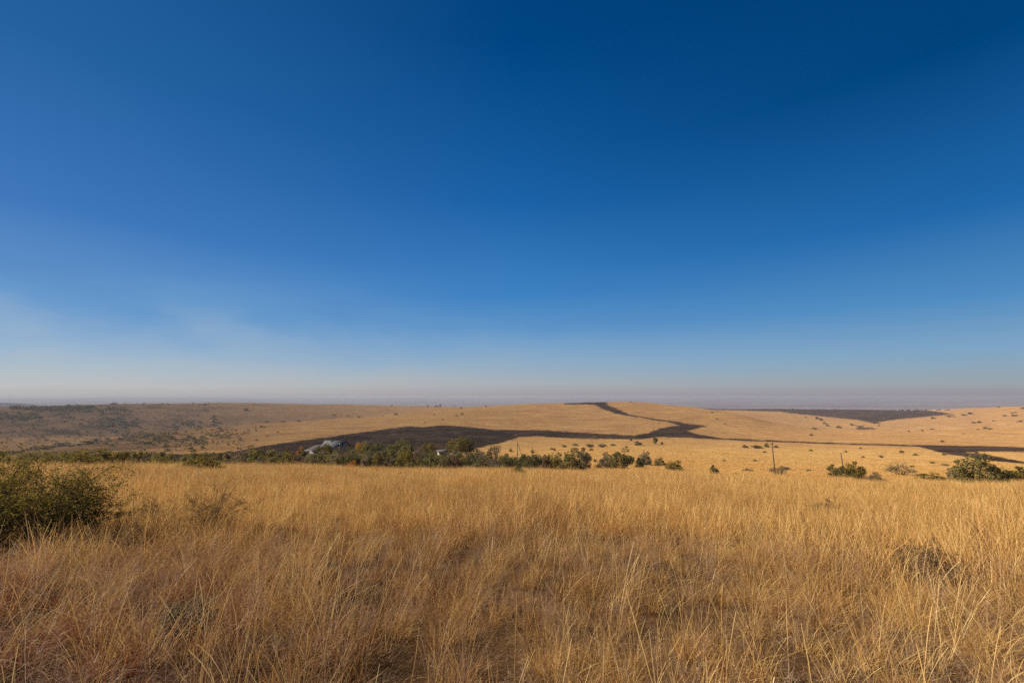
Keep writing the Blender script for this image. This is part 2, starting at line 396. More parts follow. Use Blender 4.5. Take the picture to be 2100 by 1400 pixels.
STRAW = grass_mat('straw_grass', [(0.0, (0.15, 0.066, 0.024)), (0.30, (0.31, 0.152, 0.052)), (0.6, (0.52, 0.285, 0.092)), (1.0, (0.76, 0.50, 0.19))])
STALK = grass_mat('tall_straw', [(0.0, (0.46, 0.25, 0.085)), (0.5, (0.70, 0.45, 0.17)), (1.0, (0.88, 0.68, 0.34))], 0.25)
RUSTY = grass_mat('rusty_grass', [(0.0, (0.12, 0.042, 0.020)), (0.5, (0.29, 0.112, 0.050)), (1.0, (0.46, 0.215, 0.10))])
GREYG = grass_mat('grey_thatch', [(0.0, (0.15, 0.095, 0.052)), (0.5, (0.34, 0.22, 0.12)), (1.0, (0.54, 0.38, 0.22))])

def blades(rs, nb, rad, h0, h1, w, lean=(0.05, 0.5), curl=0.5, seg=4, head=None):
    """ribbons growing from a tuft: returns V, faces, per-vertex blade tone, along"""
    th = rs.uniform(0, 2 * math.pi, nb); rr = rad * np.sqrt(rs.uniform(0, 1, nb))
    bx, by = rr * np.cos(th), rr * np.sin(th)
    out = th + rs.normal(0, 0.9, nb)
    L = rs.uniform(h0, h1, nb) * rs.uniform(0.75, 1.05, nb)
    le = rs.uniform(*lean, nb); cu = rs.uniform(0, curl, nb) + rs.exponential(0.15, nb) * curl
    wa = rs.uniform(0, math.pi, nb); tone = np.clip(rs.uniform(0, 1, nb) + 0.35 * np.sign(rs.uniform(-0.55, 0.45, nb)), 0, 1)
    ts = np.linspace(0, 1, seg + 1)
    Vs = np.zeros((nb, seg + 1, 2, 3)); x = np.zeros(nb); z = np.zeros(nb)
    px = bx.copy(); py = by.copy()
    side = rs.normal(0, 0.25, nb)
    for i, t in enumerate(ts):
        if i:
            an = np.minimum(le + cu * 1.3 * t * t * 1.6, 2.2)
            st = L / seg
            dh = np.sin(an) * st
            oo = out + side * t
            px = px + np.cos(oo) * dh; py = py + np.sin(oo) * dh; z = z + np.cos(an) * st
        ww = w * (1 - 0.75 * t) * rs.uniform(0.8, 1.2, nb)
        if head is not None and t > 0.7: ww = w * head * (1.35 - t) * np.ones(nb)
        Vs[:, i, 0] = np.stack([px - np.cos(wa) * ww / 2, py - np.sin(wa) * ww / 2, z], -1)
        Vs[:, i, 1] = np.stack([px + np.cos(wa) * ww / 2, py + np.sin(wa) * ww / 2, z], -1)
    Vs[..., 2] = np.maximum(Vs[..., 2], 0.01) - 0.03
    base = (np.arange(nb) * (seg + 1) * 2)[:, None]
    i_ = np.arange(seg) * 2
    F = np.stack([base + i_, base + i_ + 1, base + i_ + 3, base + i_ + 2], -1).reshape(-1, 4)
    to = np.repeat(tone, (seg + 1) * 2); al = np.tile(np.repeat(ts, 2), nb)
    return Vs.reshape(-1, 3), F, to, al

def seedy(rs, ns, nb):
    """thin stems carrying loose panicles of short seed hairs"""
    out = [blades(rs, ns, 0.07, 0.34, 0.60, 0.0022, (0.0, 0.35), 0.2, 4)]
    st = out[0][0].reshape(ns, 5, 2, 3).mean(2)
    for i in range(ns):
        v, f, t, a = blades(rs, nb, 0.006, 0.03, 0.09, 0.0022, (0.3, 1.2), 0.6, 2)
        q = np.repeat(rs.uniform(0.55, 1.0, nb), 6)[:, None] * 3.999
        j = q.astype(int)[:, 0]; fr = q - q.astype(int)
        v = v + st[i][j] * (1 - fr) + st[i][np.minimum(j + 1, 4)] * fr + np.array([0, 0, 0.02])
        out.append((v, f, t, a))
    return out
LIB = bpy.data.collections.new('tuft_library')           # source meshes for the grass only; not linked to the scene
def tuft(name, parts, m):
    Vs, Fs, T, A = [], [], [], []; o = 0
    for (v, f, t, a) in parts:
        Vs.append(v); Fs.append(f + o); T.append(t); A.append(a); o += len(v)
    me = mesh_np(name, np.vstack(Vs), np.vstack(Fs), m, False, {'blade': np.concatenate(T), 'along': np.concatenate(A)})
    ob = bpy.data.objects.new(name, me); LIB.objects.link(ob)
g = np.random.RandomState(3)
KIND = {}
def reg(kind, parts, m):
    i = sum(len(v) for v in KIND.values()); KIND.setdefault(kind, []).append(i)
    tuft('t%03d_%s' % (i, kind), parts, m)
for i in range(5): reg('near', [blades(g, 60, 0.10, 0.16, 0.52, 0.0046, (0.02, 0.75), 1.0, 5), blades(g, 60, 0.10, 0.14, 0.45, 0.0026, (0.02, 0.8), 1.1, 5), blades(g, 12, 0.08, 0.42, 0.78, 0.0034, (0.0, 0.45), 0.5, 5)], STRAW)
for i in range(4): reg('rust', [blades(g, 100, 0.10, 0.14, 0.52, 0.0038, (0.02, 0.6), 0.75, 5)], RUSTY)
for i in range(3): reg('fuzz', [blades(g, 120, 0.19, 0.08, 0.32, 0.0034, (0.2, 1.3), 1.4, 5)], GREYG)
for i in range(2): reg('fuzz', [blades(g, 120, 0.19, 0.08, 0.32, 0.0034, (0.2, 1.3), 1.4, 5)], RUSTY)
for i in range(5): reg('stalk', [blades(g, 9, 0.05, 0.50, 0.88, 0.0036, (0.0, 0.45), 0.25, 6, head=1.6)], STALK)
for i in range(2): reg('bent', [blades(g, 6, 0.05, 0.5, 0.8, 0.0036, (0.5, 1.1), 0.5, 6)], STALK)
PINKS = grass_mat('purple_seed_heads', [(0.0, (0.20, 0.105, 0.07)), (0.5, (0.38, 0.235, 0.155)), (1.0, (0.58, 0.41, 0.28))])
for i in range(4): reg('seed', seedy(g, 9, 16), PINKS)
for i in range(5): reg('mid', [blades(g, 75, 0.24, 0.22, 0.62, 0.0085, (0.0, 0.6), 0.7, 4), blades(g, 14, 0.2, 0.55, 0.92, 0.007, (0, 0.35), 0.3, 4)], STRAW)
for i in range(3): reg('midrust', [blades(g, 75, 0.24, 0.22, 0.58, 0.008, (0.0, 0.5), 0.6, 4)], RUSTY)
for i in range(5): reg('far', [blades(g, 130, 0.65, 0.28, 0.72, 0.013, (0.0, 0.4), 0.5, 3), blades(g, 14, 0.5, 0.7, 1.0, 0.011, (0, 0.25), 0.2, 3)], STRAW)
for i in range(3): reg('farrust', [blades(g, 120, 0.65, 0.28, 0.62, 0.014, (0.0, 0.4), 0.5, 3)], RUSTY)
for i in range(3): reg('slope', [blades(g, 70, 0.9, 0.18, 0.5, 0.04, (0.0, 0.7), 0.5, 2)], STRAW)

CLEAR = [hit(1903, 1180)[:2] + (0.65,), hit(1870, 1210)[:2] + (0.4,), hit(1940, 1215)[:2] + (0.4,), hit(1695, 1054)[:2] + (0.75,), hit(385, 1285)[:2] + (0.30,), hit(385, 1312)[:2] + (0.25,), hit(1005, 1362)[:2] + (0.16,), hit(1570, 1385)[:2] + (0.14,), hit(670, 1165)[:2] + (0.2,), hit(2075, 1400)[:2] + (0.2,)]
PTS = []   # a, r, kind index, scale, tone, gold
def scatter(r0, r1, dens, kinds, weights, s0=0.8, s1=1.25, azlim=66, keep=None, spread=None):
    lim = R(azlim); area = 0.5 * (r1 * r1 - r0 * r0) * 2 * lim; k = int(area * dens)
    a = rs.uniform(-lim, lim, k); r = np.sqrt(rs.uniform(r0 * r0, r1 * r1, k))
    x, y = np.sin(a) * r, np.cos(a) * r
    patch = vnoise(x / 0.9, y / 0.9, 21) * 0.8 + vnoise(x / 4, y / 4, 22) * 0.7
    w = np.tile(np.array(weights, float), (k, 1))
    for q, kd in enumerate(kinds):                       # rust and straw grow in drifts; extra rust at left also paints in shade
        if 'rust' in kd: w[:, q] *= np.clip(0.55 + 1.5 * patch - 1.1 * np.sin(a), 0.03, 4)
        if kd == 'stalk': w[:, q] *= np.clip(0.8 - 1.4 * patch, 0.1, 3)
    w /= w.sum(1, keepdims=True)
    ch = (rs.uniform(0, 1, k)[:, None] > np.cumsum(w, 1)).sum(1).clip(0, len(kinds) - 1)
    ki = np.array([KIND[kinds[c]][rnd.randrange(len(KIND[kinds[c]]))] for c in ch])
    m_ = (burn_at(a, r) < 0.3)
    for ca, cr, rad in CLEAR: m_ &= np.hypot(x - math.sin(ca) * cr, y - math.cos(ca) * cr) > rad * rs.uniform(0.6, 1.15, k)
    dens_n = vnoise(x / 0.45, y / 0.45, 23) * 0.75 + vnoise(x / 2.2, y / 2.2, 24) * 0.45
    if keep is not None: m_ &= dens_n > keep - rs.uniform(0, 0.5, k)
    sc = rs.uniform(s0, s1, k) * (1 + 0.25 * vnoise(x / 2.2, y / 2.2, 25) + 0.18 * vnoise(x / 0.6, y / 0.6, 30))
    tone = np.clip(0.5 + 0.35 * vnoise(x / 4, y / 4, 26) + 0.3 * vnoise(x / 0.7, y / 0.7, 28) + 0.25 * rs.normal(0, 1, k) + 0.3 * sm(60, 110, r), 0, 1)
    gl = np.clip(sm(-0.8, 0.4, a) * 0.6 + sm(3, 15, r) * 0.95 + 0.42 * vnoise(x / 4, y / 4, 27) + 0.38 * vnoise(x / 0.7, y / 0.7, 29) - 0.28, 0, 1)  # gold fades leftward: rustier grass there, plus shade put into its colour
    for t in zip(a[m_], r[m_], ki[m_], sc[m_], tone[m_], gl[m_]): PTS.append(t)
scatter(1.15, 9.5, 31, ['near', 'rust', 'fuzz', 'stalk', 'bent', 'seed'], [6.0, 6.8, 7.5, 3.3, 1.8, 5.5], keep=-0.22)
scatter(9, 30, 8.5, ['mid', 'midrust', 'stalk', 'fuzz'], [6, 1.2, 1.0, 0.4], keep=-0.7)
scatter(28, 100, 1.9, ['far', 'farrust'], [6, 0.8], azlim=58)
scatter(98, 125, 0.8, ['far'], [1], azlim=56, s0=0.6, s1=1.0, keep=-0.3)
scatter(123, 160, 0.3, ['far'], [1], azlim=56, s0=0.5, s1=0.9, keep=-0.1)
scatter(95, 170, 1.1, ['slope'], [1], azlim=55, s0=0.6, s1=1.15)
scatter(165, 240, 0.5, ['slope'], [1], azlim=55, s0=0.5, s1=1.0, keep=-0.3)
scatter(235, 380, 0.16, ['slope'], [1], azlim=55, s0=0.5, s1=1.0, keep=-0.1)
PT = np.array(PTS)
ga, gr = PT[:, 0], PT[:, 1]
gv = np.stack([np.sin(ga) * gr, np.cos(ga) * gr, ground_z(ga, gr)], -1)
gme = bpy.data.meshes.new('grass'); gme.vertices.add(len(gv)); gme.vertices.foreach_set('co', gv.astype(np.float32).ravel())
def attr(name, typ, data, key='value'):
    at = gme.attributes.new(name, typ, 'POINT'); at.data.foreach_set(key, data)
attr('pick', 'INT', PT[:, 2].astype(np.int32))
wind = rs.normal(0, 0.10, (len(gv), 2)); wind[:, 1] += 0.06
attr('turn', 'FLOAT_VECTOR', np.stack([wind[:, 0], wind[:, 1], rs.uniform(0, 6.283, len(gv))], -1).astype(np.float32).ravel(), 'vector')
attr('size', 'FLOAT', PT[:, 3].astype(np.float32)); attr('tone', 'FLOAT', PT[:, 4].astype(np.float32)); attr('gold', 'FLOAT', PT[:, 5].astype(np.float32))
grass = obj('grass', gme); tag(grass, 'tall dry winter grass covering the near slope', 'grass', kind='stuff')
ng = bpy.data.node_groups.new('grow_grass', 'GeometryNodeTree')
ng.interface.new_socket('Geometry', in_out='INPUT', socket_type='NodeSocketGeometry')
ng.interface.new_socket('Geometry', in_out='OUTPUT', socket_type='NodeSocketGeometry')
n = N(ng)
gi = n('NodeGroupInput'); go = n('NodeGroupOutput')
ci = n('GeometryNodeCollectionInfo', {0: LIB, 1: True, 2: True})
def named(nm, typ): return n('GeometryNodeInputNamedAttribute', {0: nm}, data_type=typ).outputs[0]
io = n('GeometryNodeInstanceOnPoints', {'Points': gi.outputs[0], 'Instance': ci.outputs[0], 'Pick Instance': True,
       'Instance Index': named('pick', 'INT'), 'Rotation': named('turn', 'FLOAT_VECTOR'), 'Scale': named('size', 'FLOAT')})
ng.links.new(io.outputs[0], go.inputs[0])
md = grass.modifiers.new('grow', 'NODES'); md.node_group = ng
print('grass instances', len(gv))

# ------------------------------------------------------------------ plants
def leaf_mat(name, c0, c1, c2, trans=0.42):
    m, n = mat(name)
    b = n('ShaderNodeAttribute', attribute_name='blade').outputs['Fac']
    oi = n('ShaderNodeObjectInfo').outputs['Random']
    k = n.math('ADD', n.math('MULTIPLY', b, 0.75), n.math('MULTIPLY', oi, 0.25))
    c = n.ramp(k, [(0.0, c0), (0.55, c1), (1.0, c2)])
    di = n('ShaderNodeBsdfDiffuse', {0: c}); tr = n('ShaderNodeBsdfTranslucent', {0: c})
    gl = n('ShaderNodeBsdfGlossy', {0: (0.35, 0.33, 0.22, 1), 1: 0.6})
    mx = n('ShaderNodeMixShader', {0: trans, 1: di.outputs[0], 2: tr.outputs[0]})
    m2 = n('ShaderNodeMixShader', {0: 0.03, 1: mx.outputs[0], 2: gl.outputs[0]})
    n('ShaderNodeOutputMaterial', {0: m2.outputs[0]}); return m
LEAF = {
    'olive': leaf_mat('olive_leaves', (0.09, 0.076, 0.023), (0.19, 0.158, 0.047), (0.31, 0.25, 0.085)),
    'green': leaf_mat('green_leaves', (0.085, 0.062, 0.012), (0.19, 0.145, 0.025), (0.35, 0.252, 0.055)),
    'dark': leaf_mat('dark_leaves', (0.045, 0.040, 0.014), (0.095, 0.084, 0.028), (0.17, 0.145, 0.048)),
    'grey': leaf_mat('grey_leaves', (0.11, 0.090, 0.052), (0.20, 0.162, 0.092), (0.30, 0.245, 0.14)),
    'brown': leaf_mat('brown_leaves', (0.10, 0.060, 0.034), (0.18, 0.105, 0.056), (0.27, 0.165, 0.085)),
    'yellow': leaf_mat('yellow_leaves', (0.22, 0.14, 0.015), (0.42, 0.26, 0.02), (0.55, 0.36, 0.05)),
    'dry': leaf_mat('dry_leaves', (0.16, 0.095, 0.035), (0.30, 0.19, 0.07), (0.46, 0.31, 0.12)),
    'orange': leaf_mat('orange_leaves', (0.28, 0.11, 0.015), (0.48, 0.20, 0.03), (0.60, 0.30, 0.06)),
}
def bark_mat(name, a, b):
    m, n = mat(name); o = n('ShaderNodeTexCoord').outputs['Object']
    c = n.mix(n('ShaderNodeTexNoise', {'Vector': o, 'Scale': 9.0, 'Detail': 5.0}).outputs[0], a, b)
    n('ShaderNodeOutputMaterial', {0: n('ShaderNodeBsdfDiffuse', {0: c}).outputs[0]}); return m
BARK = bark_mat('grey_bark', (0.085, 0.056, 0.034), (0.21, 0.15, 0.092))
RBARK = bark_mat('red_bark', (0.12, 0.05, 0.03), (0.22, 0.10, 0.06))

def tube(pts, r0, r1, sides=5):
    pts = [Vector(p) for p in pts]; nV = []; k = len(pts)
    for i, p in enumerate(pts):
        d = (pts[min(i + 1, k - 1)] - pts[max(i - 1, 0)]).normalized()
        u = d.orthogonal().normalized(); v = d.cross(u)
        rr_ = r0 + (r1 - r0) * i / (k - 1)
        for s in range(sides):
            q = 2 * math.pi * s / sides
            nV.append(p + u * math.cos(q) * rr_ + v * math.sin(q) * rr_)
    Fs = [(i * sides + s, i * sides + (s + 1) % sides, (i + 1) * sides + (s + 1) % sides, (i + 1) * sides + s) for i in range(k - 1) for s in range(sides)]
    return np.array(nV), np.array(Fs)

def limb(rg, a, b, segs=4, wob=0.06):
    a, b = np.array(a, float), np.array(b, float); L = np.linalg.norm(b - a)
    P_ = [a + (b - a) * t + rg.normal(0, wob * L, 3) * math.sin(math.pi * t) for t in np.linspace(0, 1, segs)]
    for i, t in enumerate(np.linspace(0, 1, segs)): P_[i][2] += 0.10 * L * math.sin(math.pi * t)
    return P_

def join(parts):
    Vs, Fs, o = [], [], 0
    for v, f in parts: Vs.append(v); Fs.append(f + o); o += len(v)
    return np.vstack(Vs), np.vstack(Fs)

def leaves(rg, centers, radii, count, size, flat=0.75):
    k = rg.randint(0, len(centers), count)
    d = rg.normal(0, 1, (count, 3)); d /= np.linalg.norm(d, axis=1)[:, None]
    q = rg.uniform(0.35, 1.0, count) ** 0.6
    c = centers[k] + d * (radii[k] * q)[:, None] * np.array([1, 1, flat])
    u = rg.normal(0, 1, (count, 3)); u /= np.linalg.norm(u, axis=1)[:, None]
    w = np.cross(u, rg.normal(0, 1, (count, 3))); w /= np.linalg.norm(w, axis=1)[:, None]
    s = size * rg.uniform(0.6, 1.4, count)[:, None]
    Vv = np.stack([c - u * s * 0.5, c + w * s * 0.26, c + u * s * 0.5, c - w * s * 0.26], 1).reshape(-1, 3)
    Ff = np.arange(count * 4).reshape(-1, 4)
    tone = np.clip(rg.uniform(0, 1, len(centers))[k] * 0.5 + rg.uniform(0, 0.5, count), 0, 1)
    return Vv, Ff, np.repeat(tone, 4)

def shoot_leaves(rg, lines, count, size, spread):
    """leaves set along the outer part of the given shoots"""
    k = rg.randint(0, len(lines), count); t = rg.uniform(0.35, 1.0, count) ** 0.8
    c = np.zeros((count, 3))
    for i, L in enumerate(lines):
        m_ = np.where(k == i)[0]
        if not len(m_): continue
        L = np.array(L); q = t[m_] * (len(L) - 1); j = np.clip(q.astype(int), 0, len(L) - 2); f = (q - j)[:, None]
        c[m_] = L[j] * (1 - f) + L[j + 1] * f
    c = c + rg.normal(0, spread, (count, 3))
    u = rg.normal(0, 1, (count, 3)); u /= np.linalg.norm(u, axis=1)[:, None]
    w = np.cross(u, rg.normal(0, 1, (count, 3))); w /= np.linalg.norm(w, axis=1)[:, None]
    s = size * rg.uniform(0.6, 1.4, count)[:, None]
    Vv = np.stack([c - u * s * 0.5, c + w * s * 0.28, c + u * s * 0.5, c - w * s * 0.28], 1).reshape(-1, 3)
    tone = np.clip(rg.uniform(0, 1, len(lines))[k] * 0.5 + rg.uniform(0, 0.5, count), 0, 1)
    return Vv, np.arange(count * 4).reshape(-1, 4), np.repeat(tone, 4)

def crown_points(rg, kind, nc):
    C, Rd = [], []
    while len(C) < nc:
        p = rg.uniform(-1, 1, 3); p[2] = rg.uniform(0, 1)
        if kind == 'bush':
            if p[0] ** 2 + p[1] ** 2 + (p[2] * 1.0) ** 2 > 1 or p[0] ** 2 + p[1] ** 2 + p[2] ** 2 < 0.16: continue
            c = (p[0] * 0.40, p[1] * 0.40, 0.10 + p[2] * 0.74)
        elif kind == 'tree':
            if p[0] ** 2 + p[1] ** 2 + (p[2] * 2 - 1) ** 2 > 1: continue
            c = (p[0] * 0.40, p[1] * 0.40, 0.36 + p[2] * 0.52)
        elif kind == 'flat':
            if p[0] ** 2 + p[1] ** 2 > 1: continue
            c = (p[0] * 0.42, p[1] * 0.42, 0.68 + p[2] * 0.2)
        else:
            if p[0] ** 2 + p[1] ** 2 > 1: continue
            c = (p[0] * 0.42, p[1] * 0.42, 0.3 + p[2] * 0.6 * (1.1 - np.hypot(p[0], p[1]) * 0.6))
        C.append(c); Rd.append(rg.uniform(0.10, 0.19))
    return np.array(C), np.array(Rd)

PROTO = {}
def proto(kind, seed):
    key = (kind, seed)
    if key in PROTO: return PROTO[key]
    rg = np.random.RandomState(100 + seed * 17 + len(kind) * 3 + ord(kind[0]))
    if kind == 'speck':        # a bush many hundred metres off: only its outline is seen
        C, Rd = crown_points(rg, 'bush', 9); fv = leaves(rg, C, Rd * 1.15, 420, 0.13); PROTO[key] = (fv, None); return PROTO[key]
    nc = {'bush': 26, 'tree': 24, 'flat': 16, 'bare': 30}[kind]
    C, Rd = crown_points(rg, kind, nc)
    cnt, sz = {'bush': (3000, 0.052), 'tree': (3000, 0.050), 'flat': (1800, 0.05), 'bare': (800, 0.040)}[kind]
    fv = leaves(rg, C, Rd, cnt, sz)
    st = []
    if kind in ('tree', 'flat'):
        fk = np.array([rg.uniform(-.04, .04), rg.uniform(-.04, .04), 0.30])
        st.append(tube([(0, 0, -0.06), (0.01, 0.0, 0.12), fk], 0.035, 0.026, 7))
        if kind == 'flat':
            st = [tube([(0, 0, -0.05), (0, 0, 0.2)], 0.05, 0.04, 7)]; fk = np.array([0, 0, 0.19])
            for sx in (-0.16, 0.13): st.append(tube([fk, (sx * 0.6, 0.02, 0.45), (sx, 0.03, 0.72)], 0.038, 0.026, 6))
        for c in C[:12]: st.append(tube(limb(rg, fk, c), 0.016, 0.004, 4))
    else:
        for i, c in enumerate(C):
            b = np.array([rg.uniform(-.06, .06), rg.uniform(-.06, .06), -0.05])
            st.append(tube(limb(rg, b, c), 0.011, 0.003, 4))
            if kind == 'bare':
                for _ in range(5):
                    e = c + rg.normal(0, 0.09, 3) + np.array([0, 0, 0.04])
                    st.append(tube(limb(rg, c * 0.8 + b * 0.2, e, 3), 0.005, 0.0015, 3))
    PROTO[key] = (fv, join(st)); return PROTO[key]
MESH = {}
def plant_meshes(kind, seed, color):
    key = (kind, seed, color)
    if key not in MESH:
        (v, f, t), st = proto(kind, seed)
        fm = mesh_np('foliage', v, f, LEAF[color], False, {'blade': t})
        sm_ = mesh_np('stem', st[0], st[1], RBARK if kind == 'flat' else BARK, True) if st else None
        MESH[key] = (fm, sm_)
    return MESH[key]

def plant(name, kind, color, a, r, w, h, label, cat='bush', group=None, sink=0.0, depth=1.0):
    seed = rnd.randrange(3); fm, sm_ = plant_meshes(kind, seed, color)
    if kind == 'speck':
        o = obj(name, fm); o.location = pos(a, r, -sink - 0.06 * h); o.rotation_euler = (0, 0, rnd.uniform(0, 6.28)); o.scale = (w, w * depth, h)
        return tag(o, label, cat, group)
    e = empty(name, pos(a, r, -sink), rnd.uniform(0, 6.28), (w, w * depth, h))
    obj('trunk' if kind in ('tree', 'flat') else 'stem', sm_, e); obj('crown' if kind in ('tree', 'flat') else 'foliage', fm, e)
    return tag(e, label, cat, group)

def by_top(kind, color, x, ytop, wpx, r, label, name=None, group=None, cat=None):
    """a plant whose foot is hidden: stands at distance r, its top shows at photo row ytop"""
    a, t = az_tan(x, ytop); a = float(a); zt_ = CAMZ + r * float(t); h = zt_ - float(ground_z(a, r))
    w = wpx / F_PX * r * math.cos(a)
    if h < 0.6: print('LOW', label, round(h, 2))
    if h > 9: print('TALL', label, round(h, 2))
    tree = kind in ('tree', 'flat')
    return plant(name or ('tree' if tree else 'bush'), kind, color, a, r, w * 1.3, max(h, 0.5) * 1.26, label, cat or ('tree' if tree else 'bush'), group)

def by_foot(kind, color, x, y, wpx, hpx, label, name=None, group=None, cat=None):
    a, r, z = hit(x, y); d = r * math.cos(a)
    tree = kind in ('tree', 'flat')
    return plant(name or ('tree' if tree else 'bush'), kind, color, a, r, wpx / F_PX * d * (1.22 if hpx > 12 else 1.15), hpx / F_PX * d * (1.6 if hpx > 12 else 1.0), label, cat or ('tree' if tree else 'bush'), group)

# ---- the belt of bushes in the hollow behind the crest: kind, colour, x, top row, width, distance, label
BELT = "bushes and trees in the hollow below the hill"
for row in [
 ('bush', 'olive', 30, 936, 70, 62, 'olive bush showing just above the big near shrub at the left edge'),
 ('bush', 'grey', 100, 937, 52, 105, 'grey-green bush beside the white boulder behind the near shrub'),
 ('bush', 'olive', 136, 938, 46, 112, 'olive bush between the white boulder and the round green tree'),
 ('tree', 'green', 190, 928, 64, 84, 'round bright green tree left of the pinkish boulder'),
 ('bush', 'dark', 228, 944, 44, 92, 'low dark bush in front of the pinkish boulder'),
 ('flat', 'green', 250, 934, 26, 78, 'small flat-topped tree on a bare forked red trunk'),
 ('bush', 'dark', 283, 938, 42, 110, 'dark low bush right of the flat-topped forked tree'),
 ('bush', 'green', 318, 939, 50, 78, 'low spreading bright green bush right of the flat-topped forked tree'),
 ('bush', 'dark', 352, 934, 40, 118, 'dark bush peeping over the left side of the wide green bush'),
 ('bush', 'olive', 440, 929, 34, 120, 'dark olive bush behind the wide green bush on the grass crest'),
 ('bush', 'green', 466, 935, 40, 96, 'green bush touching the right side of the wide crest bush'),
 ('bush', 'grey', 488, 937, 40, 84, 'low grey-green bush on the crest, left of the road-end scar'),
 ('bush', 'dark', 517, 917, 34, 150, 'dark bush standing at the left tip of the burnt slope'),
 ('bush', 'green', 526, 929, 34, 98, 'yellow-green bush below the left tip of the burnt slope'),
 ('bush', 'brown', 546, 916, 44, 165, 'brown leafless thicket at the lower left end of the burnt slope'),
 ('bush', 'grey', 559, 927, 46, 96, 'broad grey-olive bush left of the bright green ball bush'),
 ('bush', 'green', 588, 922, 24, 110, 'bright green ball bush left of the grey roofed house'),
 ('bush', 'brown', 604, 928, 34, 92, 'dark brownish bush in front of the bright green ball bush'),
 ('bush', 'orange', 617, 919, 20, 150, 'small rusty orange bush at the left wing of the house'),
 ('bush', 'dark', 622, 923, 22, 130, 'dark little bush at the left corner of the house'),
 ('bush', 'olive', 641, 931, 40, 92, 'olive bush in front of the low left wing of the house'),
 ('tree', 'green', 664, 916, 30, 150, 'bright green tree standing right in front of the house gable'),
 ('bush', 'grey', 683, 936, 48, 92, 'grey bush on the crest below the house'),

 ('bare', 'grey', 692, 912, 26, 170, 'grey leafless tree against the right wall of the house'),
 ('bush', 'olive', 719, 917, 36, 160, 'olive bush between the house and the yellow tree'),
 ('bush', 'olive', 720, 928, 32, 105, 'light olive bush behind the orange bush'),
 ('bush', 'orange', 721, 945, 28, 82, 'vivid orange bush on the crest below the house'),
 ('bush', 'dark', 704, 946, 22, 84, 'dark knot of bush left of the vivid orange bush'),
 ('tree', 'yellow', 739, 911, 19, 185, 'yellow autumn tree right of the house'),
 ('tree', 'dark', 767, 912, 30, 180, 'dark round tree right of the yellow autumn tree'),
 ('bush', 'olive', 795, 917, 28, 150, 'pale olive bush right of the dark round tree'),
 ('bare', 'brown', 838, 921, 36, 145, 'brown leafless shrub behind the spreading olive tree'),
 ('bush', 'grey', 858, 918, 28, 160, 'grey-green bush left of the two-tone green tree'),
 ('tree', 'green', 880, 911, 26, 170, 'two-tone green tree left of the white outbuilding'),
 ('bush', 'olive', 868, 936, 36, 92, 'olive bush on the crest below the two-tone green tree'),
 ('bare', 'grey', 893, 930, 40, 128, 'grey leafless scrub below the white outbuilding'),
 ('bush', 'dark', 926, 937, 26, 90, 'dark bush touching the rounded olive bush below the outbuilding'),
 ('tree', 'green', 940, 904, 44, 172, 'large green tree right of the white outbuilding, its sunlit half'),
 ('tree', 'dark', 957, 905, 34, 174, 'dark right half of the large green tree by the outbuilding'),  # shaded half as a second tree, its shade painted as darker leaves
 ('bare', 'grey', 952, 928, 40, 120, 'grey leafless trees below the large green tree'),
 ('bush', 'brown', 985, 922, 24, 160, 'brownish bush right of the large green tree'),
 ('bare', 'grey', 1000, 932, 50, 100, 'grey purple leafless thicket on the crest, right of the large tree'),
 ('bush', 'olive', 989, 939, 36, 90, 'low olive bush in front of the grey purple thicket'),
 ('bare', 'grey', 1017, 908, 24, 190, 'bare grey tree at the lower edge of the burnt strip'),
 ('bush', 'brown', 1005, 919, 12, 185, 'narrow brown bush below the bare grey tree'),
 ('bush', 'olive', 1040, 934, 38, 98, 'olive bush left of the pole with the slanting stay'),
 ('bush', 'olive', 1073, 935, 44, 100, 'olive bush at the foot of the pole with the slanting stay'),
 ('bush', 'dark', 1103, 932, 52, 96, 'wide dark olive bush right of the pole with the slanting stay'),
 ('bush', 'grey', 975, 951, 34, 78, 'pale low brush at the crest in front of the thicket'),
 ('bush', 'olive', 577, 943, 38, 84, 'low olive brush on the crest left of the house'),
 ('bush', 'dark', 656, 942, 26, 86, 'dark brush on the crest below the green gable tree'),
 ('bush', 'olive', 845, 944, 24, 84, 'olive brush between the spreading tree and the crest bush'),
 ('bush', 'grey', 536, 942, 44, 82, 'grey-green low brush below the yellow-green bush'),
]:
    by_top(*row[:6], row[6], group=BELT)

